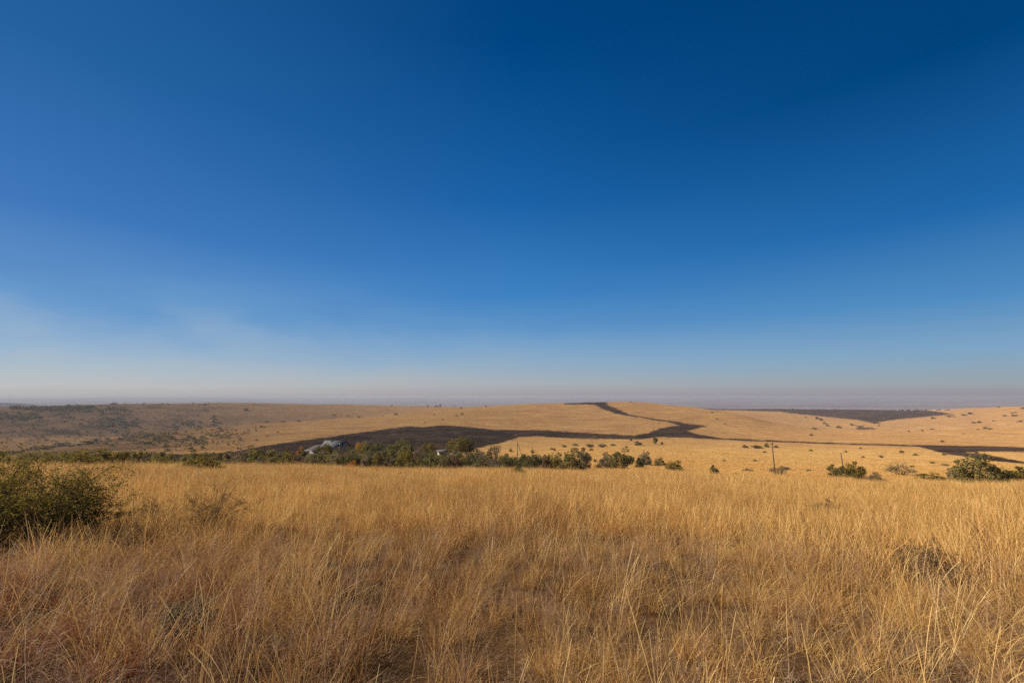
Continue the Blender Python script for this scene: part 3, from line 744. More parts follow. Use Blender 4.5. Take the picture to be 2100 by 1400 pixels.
THICK = []
tr = np.random.RandomState(77)
for x in np.concatenate([np.arange(-60, 470, 7.0), np.arange(470, 1135, 7.0)]):
    for _ in range(2):
        xx = x + tr.uniform(-5, 5); r = tr.uniform(88, 150) if xx > 620 else tr.uniform(84, 175)
        a = float(az_tan(xx, 940)[0]); d = r * math.cos(a); gz = float(ground_z(a, r))
        top = (930 if xx < 250 else 926 if xx < 560 else 926 if xx < 1000 else 938) + tr.uniform(-6, 10)
        h = CAMZ + r * float(az_tan(xx, top)[1]) - gz
        if h < 0.8: continue
        h = min(h, 6.0) * 1.15; THICK.append((tr.uniform(24, 48), a, r, d, h, ['olive', 'olive', 'grey', 'brown', 'green', 'olive', 'grey', 'dark'][tr.randint(8)]))
def thicket(items, label):
    Vs, Fs, Ts, Ms, o = [], [], [], [], 0; keys = sorted({q[5] for q in items})
    for i, (w, a, r, d, h, color) in enumerate(items):
        rg = np.random.RandomState(i + 531); C, Rd = crown_points(rg, 'bush', 16); v, f, t = leaves(rg, C, Rd, 1300, 0.07)
        v = v * np.array([w / F_PX * d, w / F_PX * d, h]) + np.array(pos(a, r))
        Vs.append(v); Fs.append(f + o); Ts.append(t); Ms.append(np.full(len(f), keys.index(color), np.int32)); o += len(v)
    me = mesh_np('thicket', np.vstack(Vs), np.vstack(Fs), None, False, {'blade': np.concatenate(Ts)})
    for k in keys: me.materials.append(LEAF[k])
    me.polygons.foreach_set('material_index', np.concatenate(Ms))
    tag(obj('thicket', me), label, 'scrub', kind='stuff')
thicket(THICK, 'tangled undergrowth filling the hollow between the bushes')

# ---- bushes on the near crest and the open golden slope: kind, colour, x, foot row, width, height, label
SLOPE = "bushes dotted on the golden slope"
for row in [
 ('bush', 'olive', 748, 961, 34, 38, 'sunlit left half of the big olive thicket below the yellow tree'),  # lit half as its own bush, sunlight put into lighter leaves
 ('bush', 'dark', 772, 962, 44, 36, 'big dark olive bush on the crest below the yellow tree'),
 ('tree', 'olive', 820, 968, 48, 43, 'spreading olive tree on short stems right of the big dark bush'),
 ('bush', 'olive', 905, 962, 48, 25, 'rounded dark olive bush on the crest below the white outbuilding'),
 ('bush', 'green', 405, 969, 80, 27, 'wide green bush standing alone on the grass crest at left'),
 ('bush', 'olive', 1062, 979, 30, 18, 'little olive bush alone in the grass in front of the belt'),
 ('bush', 'olive', 1143, 967, 38, 29, 'left lobe of the big grey-green bush clump on the crest'),
 ('bush', 'olive', 1172, 970, 52, 38, 'tall middle of the big grey-green bush clump on the crest'),
 ('bush', 'grey', 1198, 966, 36, 33, 'right lobe of the big grey-green bush clump on the crest'),
 ('bush', 'grey', 1243, 963, 40, 26, 'grey-green dome bush on the crest, left of the darker dome'),
 ('bush', 'olive', 1280, 965, 50, 31, 'darker dome bush on the crest, the biggest of its pair'),
 ('bush', 'dark', 1310, 961, 20, 16, 'dark low bush touching the right side of the darker dome bush'),
 ('bush', 'grey', 1326, 954, 26, 21, 'grey-green upright bush with a pole rising behind it'),
 ('bush', 'olive', 1355, 956, 22, 14, 'small round olive bush right of the bush with a pole behind'),
 ('bush', 'olive', 1220, 948, 10, 8, 'tiny round bush between the two clumps of the crest'),
 ('bush', 'green', 1386, 969, 38, 19, 'dark bright-green bush with a pointed left top on the crest'),
 ('bush', 'olive', 1463, 976, 20, 16, 'small olive bush with a darker right top on the crest'),
 ('bush', 'olive', 1510, 976, 11, 9, 'tiny twiggy bush left of the leaning pole'),
 ('bush', 'grey', 1532, 967, 24, 8, 'flat grey bush left of the leaning pole'),
 ('bush', 'grey', 1609, 964, 26, 9, 'flat grey bush at the foot of the leaning pole'),
 ('bare', 'grey', 1598, 978, 34, 17, 'bare white-grey shrub in front of the leaning pole'),
 ('bush', 'grey', 1658, 967, 12, 6, 'tiny flat bush between the leaning pole and the next pole'),
 ('bush', 'olive', 1709, 981, 30, 20, 'rounded olive bush at the left end of the row below the second pole'),
 ('bush', 'olive', 1739, 985, 30, 24, 'upright olive bush at the foot of the second pole'),
 ('bush', 'green', 1757, 989, 36, 29, 'tall greener bush in the row below the second pole'),
 ('bush', 'grey', 1794, 994, 34, 19, 'low grey-green bush at the right end of the row below the second pole'),
 ('bush', 'grey', 1820, 997, 22, 12, 'thin low brush trailing right from the row below the second pole'),
 ('bare', 'grey', 1848, 976, 44, 20, 'sparse grey shrub with open twigs between the bush row and the big tree'),
 ('bush', 'grey', 1882, 977, 20, 6, 'low flat brush right of the sparse grey shrub'),
 ('bush', 'green', 1914, 990, 50, 14, 'low spreading green bush left of the big right-hand tree'),
 
 ('bush', 'grey', 1976, 992, 42, 29, 'grey-green bush under the left side of the big right-hand tree'),
 ('bush', 'olive', 2048, 994, 36, 30, 'olive bush under the right side of the big right-hand tree'),
 ('bush', 'green', 2092, 993, 56, 25, 'dark green bush cut by the right edge'),
 ('bush', 'olive', 1047, 926, 8, 9, 'small upright bush on the pale slope left of the stayed pole'),
 ('bush', 'olive', 1092, 929, 10, 9, 'small dark bush at the slim pole right of the stayed pole'),
 ('bush', 'dark', 1131, 922, 8, 5, 'left of two tiny bushes above the big grey-green clump'),
 ('bush', 'dark', 1137, 924, 6, 8, 'right of two tiny bushes above the big grey-green clump'),
 ('bush', 'green', 1212, 924, 9, 7, 'little bright bush above the gap between the crest clumps'),
 ('bush', 'grey', 1156, 917, 13, 6, 'grey scrub tuft at the left end of the scrub line under the burnt strip'),
 ('bush', 'grey', 1180, 914, 12, 6, 'second grey scrub tuft of the scrub line under the burnt strip'),
 ('bush', 'grey', 1209, 917, 22, 8, 'wide grey scrub tuft beside the small pole under the burnt strip'),
 ('bush', 'grey', 1236, 917, 20, 9, 'grey scrub tuft right of the small pole under the burnt strip'),
 ('bush', 'grey', 1258, 914, 12, 6, 'low scrub tuft midway along the scrub line under the burnt strip'),
 ('bush', 'grey', 1307, 913, 18, 10, 'rounded grey scrub tuft right in the scrub line under the burnt strip'),
 ('bush', 'brown', 1294, 903, 8, 5, 'brown tuft on the lower edge of the burnt strip'),
 ('bush', 'olive', 1345, 911, 10, 13, 'upright dark bush below the widest part of the firebreak'),
 ('bush', 'olive', 1357, 911, 7, 6, 'tiny bush right of the upright dark bush under the firebreak'),
 ('bush', 'olive', 1284, 918, 8, 4, 'flat tuft below the scrub line under the burnt strip'),
 ('bush', 'olive', 1484, 946, 9, 5, 'tiny bush alone on the slope above the crest bush with dark top'),
 ('bush', 'brown', 1551, 919, 28, 7, 'reddish brown brush strip left of the leaning pole top'),
 ('bush', 'brown', 1527, 918, 14, 7, 'brown tuft at the left end of the reddish brush strip'),
 ('bush', 'olive', 1572, 917, 11, 12, 'olive bush at the right end of the reddish brush strip'),
 ('bush', 'grey', 1591, 918, 10, 7, 'small round bush touching the leaning pole near its top'),
 ('bush', 'olive', 1568, 928, 8, 4, 'flat tuft just left of the leaning pole'),
 ('bush', 'olive', 1548, 946, 9, 5, 'low tuft left of the lower half of the leaning pole'),
 ('bush', 'olive', 1663, 925, 8, 5, 'tiny bush on the slope between the poles, below the firebreak line'),
 ('bush', 'brown', 1735, 927, 7, 4, 'tiny brown tuft right above the second pole'),
 ('bush', 'olive', 1765, 920, 6, 4, 'tiny tuft just under the thin firebreak line right of the second pole'),
 ('bush', 'olive', 1771, 938, 7, 4, 'tiny dark tuft above the bush row of the second pole'),
 ('bush', 'olive', 1663, 893, 9, 4, 'flat dark bush above the thin firebreak line'),
 ('bush', 'olive', 1848, 928, 10, 6, 'dark bush on the slope left of the right-hand scar'),
 ('bush', 'brown', 1807, 938, 11, 5, 'brown bush on the slope below the thin firebreak line'),
 ('bush', 'olive', 1877, 934, 9, 6, 'olive tuft left of the right-hand scar, lower one'),
 ('bush', 'olive', 1935, 933, 8, 5, 'dark tuft on the lower edge of the right-hand scar'),
 ('bush', 'olive', 2004, 930, 9, 5, 'bush in the golden wedge between the two arms of the right-hand scar'),
 ('bush', 'olive', 1986, 926, 8, 4, 'dark tuft in the upper arm of the right-hand scar'),
 ('bush', 'olive', 1932, 906, 7, 5, 'round dark bush above the right-hand scar'),
 ('bush', 'olive', 1912, 950, 10, 5, 'tuft above the low spreading green bush'),
 ('bush', 'olive', 1962, 949, 10, 5, 'tuft left of the crown of the big right-hand tree'),
 ('bush', 'olive', 1871, 958, 9, 5, 'tuft above the sparse grey shrub'),
 ('bush', 'grey', 1940, 955, 18, 5, 'low grey brush left of the big right-hand tree'),
]:
    by_foot(*row, group=SLOPE)
by_foot('bush', 'olive', 2020, 998, 78, 50, 'big rounded spreading olive tree near the right edge', name='tree', cat='tree', group=SLOPE)

# ---- far hills: one mesh each, a few pixels high
def speck(color, x, y, w, h, label, group, name='bush', cat='bush', rmin=2.0):
    a, r, z = hit(x, y, rmin); d = r * math.cos(a)
    return plant(name, 'speck', color, a, r, w / F_PX * d * 1.1, h / F_PX * d * 1.15, label, cat, group)

for color, x, y, w, h, label in [
 ('dark', 68, 834, 10, 4, 'dark tree on the wooded rim at the far left'),
 ('dark', 229, 829, 7, 4, 'left of the tree pair on the skyline of the scrubby left hill'),
 ('dark', 236, 829, 8, 5, 'right of the tree pair on the skyline of the scrubby left hill'),
 ('dark', 258, 829, 5, 2.5, 'low skyline bush right of the skyline tree pair'),
 ('dark', 295, 828, 6, 3, 'lone bush on the left hill skyline between the tree pair and the skyline cluster'),
 ('dark', 333, 828.5, 6, 3, 'left bush of the skyline cluster on the left hill'),
 ('dark', 345, 829, 7, 3, 'right bush of the skyline cluster on the left hill'),
 ('dark', 326, 831, 4, 3, 'bush just under the skyline cluster on the left hill'),
 ('dark', 394.5, 828, 6, 3.2, 'dark bush on the skyline above the dark gully clump'),
 ('dark', 419, 831, 9, 4, 'flat skyline bush near the bald top of the left hill'),
 ('dark', 428, 828, 3, 3, 'smallest skyline bush on the bald top of the left hill'),
 ('grey', 420, 842, 8, 7, 'grey bush hanging below the flat skyline bush'),
 ('dark', 506, 842, 12, 7, 'lone round bush on the bald right part of the left hill'),
 ('dark', 438, 853, 6, 4, 'topmost bush of the dark gully clump'),
 ('dark', 437, 859, 11, 6, 'upper bush of the dark gully clump'),
 ('dark', 441, 866, 12, 8, 'biggest bush of the dark gully clump'),
 ('dark', 450, 868, 8, 5, 'right-hand bush of the dark gully clump'),
 ('dark', 436, 873, 12, 5, 'lowest bush of the dark gully clump'),
 ('dark', 547, 866.5, 6, 5, 'round bush on the edge of the front spur'),
 ('brown', 580, 865.5, 11, 4, 'long low bush on the edge of the front spur'),
 ('brown', 612, 864.5, 10, 4, 'double bush on the edge of the front spur, right of the long one'),
 ('grey', 538, 876, 14, 5, 'pale grey bush patch near the edge of the front spur'),
 ('dark', 685, 852, 7, 4, 'dark bush where the fold of the hills meets'),
 ('brown', 682, 858, 5, 4, 'bush just below the fold of the hills'),
 ('brown', 735, 856, 6, 4, 'round bush on the front hill rim right of the fold'),
 ('brown', 714, 853, 4, 3, 'tiny bush between the fold and the round rim bush'),
 ('brown', 785, 853, 4, 3, 'left bush of two on the upper rim of the front hill'),
 ('dark', 811, 850, 9, 4, 'right bush of two on the upper rim of the front hill'),
 ('dark', 803, 831.5, 5, 2.5, 'tiny bush on the skyline where the far hill ends'),
 ('dark', 877, 833.5, 5, 5, 'round tree on the far skyline left of the twin trees'),
 ('dark', 894, 834, 8, 4, 'left of the twin trees on the far skyline'),
 ('dark', 902, 834, 7, 6.5, 'right, taller one of the twin trees on the far skyline'),
 ('dark', 931.5, 833.5, 3.5, 4.5, 'slim tree on the skyline right of the twin trees'),
 ('brown', 945, 837.5, 5, 4, 'small tree at the saddle right of the slim skyline tree'),
 ('dark', 997, 834, 5, 3, 'bush on the front hill skyline left of its knoll'),
 ('brown', 948, 850, 7, 4, 'right bush of the pair high on the front hill face'),
 ('brown', 936, 853, 5, 4, 'left bush of the pair high on the front hill face'),
 ('brown', 890, 851, 4, 3, 'tiny bush left of the pair on the front hill face'),
 ('brown', 871, 867, 4, 2.5, 'tiny bush right above the top of the burnt slope'),
 ('brown', 908, 861, 6, 3, 'faint bush in the middle of the front hill face'),
 ('brown', 1294, 825, 5, 2.2, 'bush on the very top of the front hill'),
 ('brown', 1351, 868, 4, 2.5, 'tiny bush in the golden bay of the firebreak'),
 ('brown', 1471, 860, 6, 3, 'bush on the right shoulder of the front hill'),
 ('brown', 1487, 870, 3.5, 3, 'tiny bush lower on the right shoulder of the front hill'),
 ('brown', 1460, 846, 6, 3.5, 'bush right on the descending skyline of the front hill'),
 ('dark', 1539, 841, 6, 3.5, 'dark tree on the far right ridge above the bare slope'),
 ('dark', 1626, 839.5, 8, 3, 'bushy tree on the far right ridge above the dark scar'),
 ('dark', 1670, 880.5, 10, 5, 'round dark bush in the hollow right of the front hill'),
 ('grey', 1691, 869, 9, 4.5, 'upper left bush of the diagonal row in the right hollow'),
 ('grey', 1697, 873, 9, 4, 'lower right bush of the diagonal row in the right hollow'),
 ('dark', 1676, 859, 11, 6, 'left bush of the clump under the far dark scar'),
 ('dark', 1684, 862, 11, 6, 'right bush of the clump under the far dark scar'),
 ('dark', 1652, 856, 5, 3, 'bush left of the clump under the far dark scar'),
 ('dark', 1719, 877, 13, 4.5, 'long bush in the right hollow left of the wide bush patch'),
 ('grey', 1749, 872, 12, 4, 'grey bush above the wide bush patch in the right hollow'),
 ('grey', 1768, 879.5, 26, 7, 'wide grey bush patch in the right hollow'),
 ('grey', 1784, 880, 14, 5, 'right end of the wide grey bush patch'),
 ('dark', 1796, 868, 16, 3.5, 'bush line at the lowest tip of the far dark scar'),
 ('grey', 1803, 873, 6, 3, 'small bush below the tip of the far dark scar'),
 ('brown', 1864, 885, 5, 4, 'faint small bush left of the lone little tree in the right hollow'),
 ('brown', 1891.5, 884.5, 4, 6.5, 'lone little tree in the right hollow'),
 ('grey', 1913, 858, 12, 4, 'bush at the lower right edge of the far dark scar'),
 ('grey', 1950, 855, 16, 5, 'bush patch right of the tip of the far dark scar'),
 ('grey', 1977, 852, 14, 4.5, 'left part of the slanting bush streak on the right hill'),
 ('dark', 1990, 849, 12, 5, 'right part of the slanting bush streak on the right hill'),
 ('dark', 2004, 867, 18, 5, 'long dark bush in the middle of the right hill'),
 ('green', 2025, 880, 14, 6, 'rounded green bush on the edge of the right hill'),
 ('brown', 2006, 881, 5, 3, 'tiny bush left of the rounded green bush'),
 ('brown', 2048, 835.5, 5, 3, 'bush on the right hill skyline'),
 ('dark', 2079, 847, 10, 3.5, 'upper bush of the stacked pair on the right hill'),
 ('dark', 2079, 853, 13, 4, 'lower bush of the stacked pair on the right hill'),
 ('grey', 2062, 852.5, 14, 3, 'flat bush left of the stacked pair on the right hill'),
 ('dark', 2091, 865, 9, 4, 'bush near the right edge of the right hill'),
 ('brown', 2038, 863.5, 5, 3, 'tiny bush between the long dark bush and the right edge'),
 ('dark', 2097, 838, 7, 4, 'bush on the skyline at the right edge'),
 ('brown', 1976, 889.5, 6, 2.5, 'tiny flat bush under the edge of the right hill'),
 ('brown', 1912, 880.5, 10, 2, 'flat tuft on the edge below the right hollow'),
]:
    speck(color, x, y, w, h, label, 'bushes on the far hills')

# the scrub of the left hillside and the front spur: too alike to tell apart one by one
pr = np.random.RandomState(19)
SCRUB = []
def cluster(cx, cy, sx, sy, k, w0, w1, cols, label, group, rmin=2.0):
    for _ in range(k):
        x = pr.normal(cx, sx); y = pr.normal(cy, sy); w = pr.uniform(w0, w1)
        if x < -60: continue
        a, r, z = hit(x, y, rmin)
        if r < 250 or r > 1480: continue
        d = r * math.cos(a)
        SCRUB.append((w, a, r, d, pr.uniform(0.42, 0.65), cols[pr.randint(len(cols))], label, group))
GL = 'scrub bushes on the left hillside'
L1 = 'bigger grey-green scrub bush in the dense patch on the left hillside'
L2 = 'small scattered bush on the open part of the left hillside'
L3 = 'scrub bush on the lower front spur left of the burnt slope'
L4 = 'dark bush in the valley line at the foot of the left hillside'
cluster(240, 868, 30, 6.5, 130, 4, 11, ['grey', 'dark', 'grey'], L1, GL + ', dense patch')
cluster(200, 866, 55, 10, 90, 3.5, 9, ['grey', 'dark'], L1, GL + ', dense patch')
cluster(385, 868, 15, 4, 36, 4, 9, ['dark', 'grey'], 'bush in the dark hillside patch left of the gully clump', GL + ', right patch')
cluster(90, 884, 75, 17, 170, 3, 9, ['grey', 'dark', 'brown'], L2, GL + ', open part')
cluster(320, 850, 65, 10, 60, 2.5, 6.5, ['grey', 'dark', 'brown'], L2, GL + ', open part')
cluster(335, 901, 60, 9, 190, 4, 12, ['grey', 'olive', 'dark'], L3, 'scrub bushes on the front spur')
cluster(450, 886, 45, 6, 70, 3, 9, ['grey', 'dark', 'brown'], L3, 'scrub bushes on the front spur')
cluster(430, 908, 48, 7, 50, 3.5, 10, ['olive', 'grey', 'brown'], L3, 'scrub bushes on the front spur')
for x in np.linspace(4, 200, 26):
    y = 931 - (x - 20) * 0.118 - pr.uniform(0.5, 6); w = pr.uniform(9, 17)
    speck(['dark', 'grey', 'dark'][pr.randint(3)], x, y, w, w * 0.5, L4, GL + ', valley line')

SCRUB.sort(key=lambda q: -q[0])
for w, a, r, d, q, color, label, group in SCRUB[:80]:
    plant('bush', 'speck', color, a, r, w / F_PX * d * 1.1, w * q / F_PX * d * 1.15, label, 'bush', group)
def mass(name, items, label):
    Vs, Fs, Ts, Ms, o = [], [], [], [], 0; keys = sorted({q[5] for q in items})
    for i, (w, a, r, d, q, color, *_r) in enumerate(items):
        rg = np.random.RandomState(i + 31); C, Rd = crown_points(rg, 'bush', 7); v, f, t = leaves(rg, C, Rd * 1.2, 130, 0.19)
        v = v * np.array([w / F_PX * d * 1.1, w / F_PX * d * 1.1, w * q / F_PX * d * 1.15]) + np.array(pos(a, r))
        Vs.append(v); Fs.append(f + o); Ts.append(t); Ms.append(np.full(len(f), keys.index(color), np.int32)); o += len(v)
    me = mesh_np(name, np.vstack(Vs), np.vstack(Fs), None, False, {'blade': np.concatenate(Ts)})
    for k in keys: me.materials.append(LEAF[k])
    me.polygons.foreach_set('material_index', np.concatenate(Ms))
    return tag(obj(name, me), label, 'scrub', kind='stuff')
mass('scrub', SCRUB[80:], 'low thorny scrub peppering the left hillside and the front spur')

# woodland on the rim at the far left reads as one dark mass
def wood(name, spots, label, cols=('dark',)):
    Vs, Fs, Ts, o = [], [], [], 0
    for (x, y, w, h) in spots:
        a, r, z = hit(x, y); d = r * math.cos(a)
        rg = np.random.RandomState(int(x * 7 + y * 13) % 9999)
        C, Rd = crown_points(rg, 'bush', 10); v, f, t = leaves(rg, C, Rd * 1.1, 260, 0.15)
        v = v * np.array([w / F_PX * d, w / F_PX * d, h / F_PX * d]) + np.array(pos(a, r))
        Vs.append(v); Fs.append(f + o); Ts.append(t); o += len(v)
    ob = obj(name, mesh_np(name, np.vstack(Vs), np.vstack(Fs), LEAF[cols[0]], False, {'blade': np.concatenate(Ts)}))
    return tag(ob, label, 'wood', kind='stuff')
sp = [(x, 836 + pr.uniform(0, 2.5) + (x < 120) * pr.uniform(0, 3), pr.uniform(8, 15), pr.uniform(5.5, 8.5)) for x in np.linspace(22, 188, 80)]
sp += [(x, pr.normal(841, 2) + (210 - x) * 0.012, pr.uniform(7, 13), pr.uniform(5, 7)) for x in np.linspace(70, 258, 46)]
sp += [(pr.uniform(-40, 80), pr.normal(856, 4), pr.uniform(9, 15), pr.uniform(5, 8)) for _ in range(70)]
wood('woodland', sp, 'dark woodland along the rim at the far left')
sp = [(x, 839.8 + pr.uniform(-0.3, .3), pr.uniform(3, 6), pr.uniform(1, 2.4)) for x in np.linspace(1446, 1720, 60)]
wood('treeline', sp, 'thin dark treeline along the far right ridge')

# ------------------------------------------------------------------ house, outbuilding, far farm
def plain(name, c, rough=0.8, metal=0.0, var=0.12, scale=2.0):
    m, n = mat(name); o = n('ShaderNodeTexCoord').outputs['Object']
    k = n('ShaderNodeTexNoise', {'Vector': o, 'Scale': scale, 'Detail': 5.0}).outputs[0]
    c1 = n.mix(n.rng(k, 0.35, 0.65), tuple(v * (1 - var) for v in c), tuple(min(1, v * (1 + var)) for v in c))
    b = n('ShaderNodeBsdfPrincipled', {'Base Color': c1, 'Roughness': rough, 'Metallic': metal, 'Specular IOR Level': 0.15})
    n('ShaderNodeOutputMaterial', {0: b.outputs[0]}); return m
ROOF = plain('grey_roof_sheet', (0.085, 0.091, 0.092), 0.75); ROOF2 = plain('old_roof_sheet', (0.062, 0.056, 0.055), 0.8)
WALL = plain('cream_plaster', (0.26, 0.20, 0.145)); WHITE = plain('white_plaster', (0.50, 0.44, 0.36)); DARK = plain('dark_opening', (0.02, 0.022, 0.026), 0.25)
TRIM = plain('white_trim', (0.42, 0.40, 0.37)); BRICK = plain('dark_brick', (0.12, 0.09, 0.08))
POLEW = plain('pole_wood', (0.13, 0.095, 0.07), 0.85); PORC = plain('brown_porcelain', (0.12, 0.05, 0.03), 0.3); STEEL = plain('stay_wire', (0.16, 0.15, 0.14), 0.5)

def box(x0, x1, y0, y1, z0, z1):
    v = [(x, y, z) for z in (z0, z1) for x, y in ((x0, y0), (x1, y0), (x1, y1), (x0, y1))]
    return np.array(v, float), np.array([(3, 2, 1, 0), (4, 5, 6, 7), (0, 1, 5, 4), (1, 2, 6, 5), (2, 3, 7, 6), (3, 0, 4, 7)])
def slab(q, t=0.06):
    """thick sheet through four corners (counter-clockwise from above)"""
    q = np.array(q, float); nn = np.cross(q[1] - q[0], q[3] - q[0]); nn /= np.linalg.norm(nn)
    v = np.vstack([q, q + nn * t]); return v, np.array([(3, 2, 1, 0), (4, 5, 6, 7), (0, 1, 5, 4), (1, 2, 6, 5), (2, 3, 7, 6), (3, 0, 4, 7)])
def gable_wall(x0, x1, y0, y1, z0, ze, zr, ridge='x'):
    """walls of a gabled block, ridge along x or y"""
    if ridge == 'x':
        ym = (y0 + y1) / 2
        v = [(x0, y0, z0), (x1, y0, z0), (x1, y1, z0), (x0, y1, z0), (x0, y0, ze), (x1, y0, ze), (x1, y1, ze), (x0, y1, ze), (x0, ym, zr), (x1, ym, zr)]
        q = [(0, 1, 5, 4), (2, 3, 7, 6), (1, 2, 6, 5), (3, 0, 4, 7)]; t = [(5, 6, 9), (7, 4, 8)]
    else:
        xm = (x0 + x1) / 2
        v = [(x0, y0, z0), (x1, y0, z0), (x1, y1, z0), (x0, y1, z0), (x0, y0, ze), (x1, y0, ze), (x1, y1, ze), (x0, y1, ze), (xm, y0, zr), (xm, y1, zr)]
        q = [(0, 1, 5, 4), (2, 3, 7, 6), (1, 2, 6, 5), (3, 0, 4, 7)]; t = [(4, 5, 8), (6, 7, 9)]
    return np.array(v, float), [np.array(q), np.array(t)]
def gable_roof(x0, x1, y0, y1, ze, zr, ridge='x', ov=0.45):
    if ridge == 'x':
        ym = (y0 + y1) / 2; k = (zr - ze) / (ym - y0); a = ze - ov * k + .02
        return [slab([(x0 - ov, y0 - ov, a), (x1 + ov, y0 - ov, a), (x1 + ov, ym, zr + .02), (x0 - ov, ym, zr + .02)]),
                slab([(x0 - ov, ym, zr + .025), (x1 + ov, ym, zr + .025), (x1 + ov, y1 + ov, a), (x0 - ov, y1 + ov, a)])]
    xm = (x0 + x1) / 2; k = (zr - ze) / (xm - x0); a = ze - ov * k + .02
    return [slab([(x0 - ov, y1 + ov, a), (x0 - ov, y0 - ov, a), (xm, y0 - ov, zr + .02), (xm, y1 + ov, zr + .02)]),
            slab([(xm, y1 + ov, zr + .025), (xm, y0 - ov, zr + .025), (x1 + ov, y0 - ov, a), (x1 + ov, y1 + ov, a)])]
def part(name, parts, m, parent):
    if isinstance(parts, tuple) and isinstance(parts[1], list): v, f = parts
    elif isinstance(parts, tuple): v, f = parts
    else: v, f = join(parts)
    return obj(name, mesh_np(name, v, f, m), parent)

a, t = az_tan(672, 937); a = float(a); rH = 222.0
zH = max(float(ground_z(a, rH)), CAMZ + rH * float(t) - 0.6)
print('house ground', float(ground_z(a, rH)), 'want', CAMZ + rH * float(t))
H = empty('farmhouse', (math.sin(a) * rH, math.cos(a) * rH, zH), -a + R(-33))
tag(H, 'low farmhouse with a pale grey sheet roof among the trees', 'house')
part('wall', gable_wall(-3.6, 6.2, 0, 7.4, -2.5, 2.7, 5.6), WALL, H)
rf = part('roof', gable_roof(-3.6, 6.2, 0, 7.4, 2.7, 5.6, ov=0.6), ROOF, H)
part('chimney', [box(-1.0, -0.6, 3.2, 3.6, 4.9, 6.0), box(-1.06, -0.54, 3.14, 3.66, 6.0, 6.08)], BRICK, rf)
part('skylight', slab([(3.6, 1.6, 4.07), (5.4, 1.6, 4.07), (5.4, 2.9, 5.09), (3.6, 2.9, 5.09)], 0.08), DARK, rf)
part('porch_gable', gable_wall(-2.6, 1.4, -2.6, 0.3, -2.5, 2.3, 3.9, 'y'), WALL, H)
part('porch_roof', gable_roof(-2.6, 1.4, -2.6, 1.9, 2.3, 3.9, 'y', 0.4), ROOF2, H)
part('wing_wall', box(-9.6, -3.62, 0.8, 6.2, -2.5, 2.2), WALL, H)
wr = part('wing_roof', [slab([(-10.1, 0.3, 2.3), (-3.65, 0.3, 2.3), (-3.65, 3.5, 3.7), (-8.0, 3.5, 3.7)]), slab([(-8.0, 3.51, 3.7), (-3.65, 3.51, 3.7), (-3.65, 6.7, 2.3), (-10.1, 6.7, 2.3)])], ROOF2, H)
part('flue', [box(-5.3, -5.1, 2.4, 2.6, 2.9, 3.9), box(-5.36, -5.04, 2.34, 2.66, 3.9, 3.96)], TRIM, wr)
part('verandah_roof', slab([(-10.2, -2.2, 1.75), (-3.3, -2.2, 1.75), (-3.3, 0.25, 2.2), (-10.2, 0.25, 2.2)]), ROOF2, H)
part('verandah_fascia', box(-10.2, -3.3, -2.26, -2.21, 1.62, 1.84), TRIM, H)
for px_ in (-10.0, -7.8, -5.6, -3.5): part('verandah_post', box(px_, px_ + 0.12, -2.15, -2.03, -2.5, 1.74), TRIM, H)
for wx in (2.6, 4.6):
    w_ = part('window', box(wx, wx + 1.2, -0.05, -0.01, 0.9, 2.1), TRIM, H); part('pane', box(wx + .1, wx + 1.1, -0.08, -0.055, 1.0, 2.0), DARK, w_)
w_ = part('window', box(-1.2, 0.0, -2.65, -2.61, 0.9, 2.1), TRIM, H); part('pane', box(-1.1, -.1, -2.68, -2.655, 1.0, 2.0), DARK, w_)
d_ = part('door', box(-6.9, -5.9, 0.74, 0.795, -0.1, 2.0), BRICK, H)

a, t = az_tan(911, 939); a = float(a); rO = 205.0
zO = CAMZ + rO * float(t); print('outbuilding ground', float(ground_z(a, rO)), 'want', zO)
O = empty('outbuilding', (math.sin(a) * rO, math.cos(a) * rO, zO), -a + R(28)); tag(O, 'small white outbuilding with a flat pale roof beside the large green tree', 'shed')
part('wall', box(-1.6, 2.6, 0, 3.2, -3, 2.5), WHITE, O)
part('roof', slab([(-2.6, -0.6, 2.55), (3.2, -0.5, 2.75), (3.2, 3.6, 3.25), (-2.6, 3.5, 3.05)], 0.12), ROOF, O)
part('door', box(0.5, 1.4, -0.05, -0.01, -0.2, 1.8), DARK, O)

FARM = 'pale farm buildings on the far right ridge'
for x, w, h, label in [(1842, 5, 2.0, 'leftmost pale shed of the far farm above the dark scar'), (1858, 6, 2.4, 'pale house with a reddish roof in the far farm above the dark scar'),
                       (1872, 5, 2.0, 'right-hand shed of the far farm above the dark scar'), (1919, 10, 2.4, 'long white building on the far right ridge'),
                       (1936, 8, 2.2, 'shorter white building right of the long one on the far ridge'), (1957, 5, 1.6, 'faint pale shed at the right end of the far farm')]:
    a, r, z = hit(x, 841.2, 900); d = r * math.cos(a); k = d / F_PX
    e = empty('farm_building', pos(a, r, 0.0), -a); tag(e, label, 'building', FARM)
    ww, hh = w * k * 0.85, h * k * 0.62
    part('wall', gable_wall(-ww / 2, ww / 2, 0, 6, -3, hh * 0.65, hh), WHITE, e)
    part('roof', gable_roof(-ww / 2, ww / 2, 0, 6, hh * 0.65, hh), BRICK if 'reddish' in label else TRIM, e)
for x in (1851, 1865, 1880, 1899, 1929, 1945):
    a, r, z = hit(x, 841.0, 900); k = r * math.cos(a) / F_PX
    plant('tree', 'speck', 'dark', a, r, 5 * k, 3.0 * k, 'dark tree among the pale buildings of the far farm', 'tree', 'trees at the far farm')

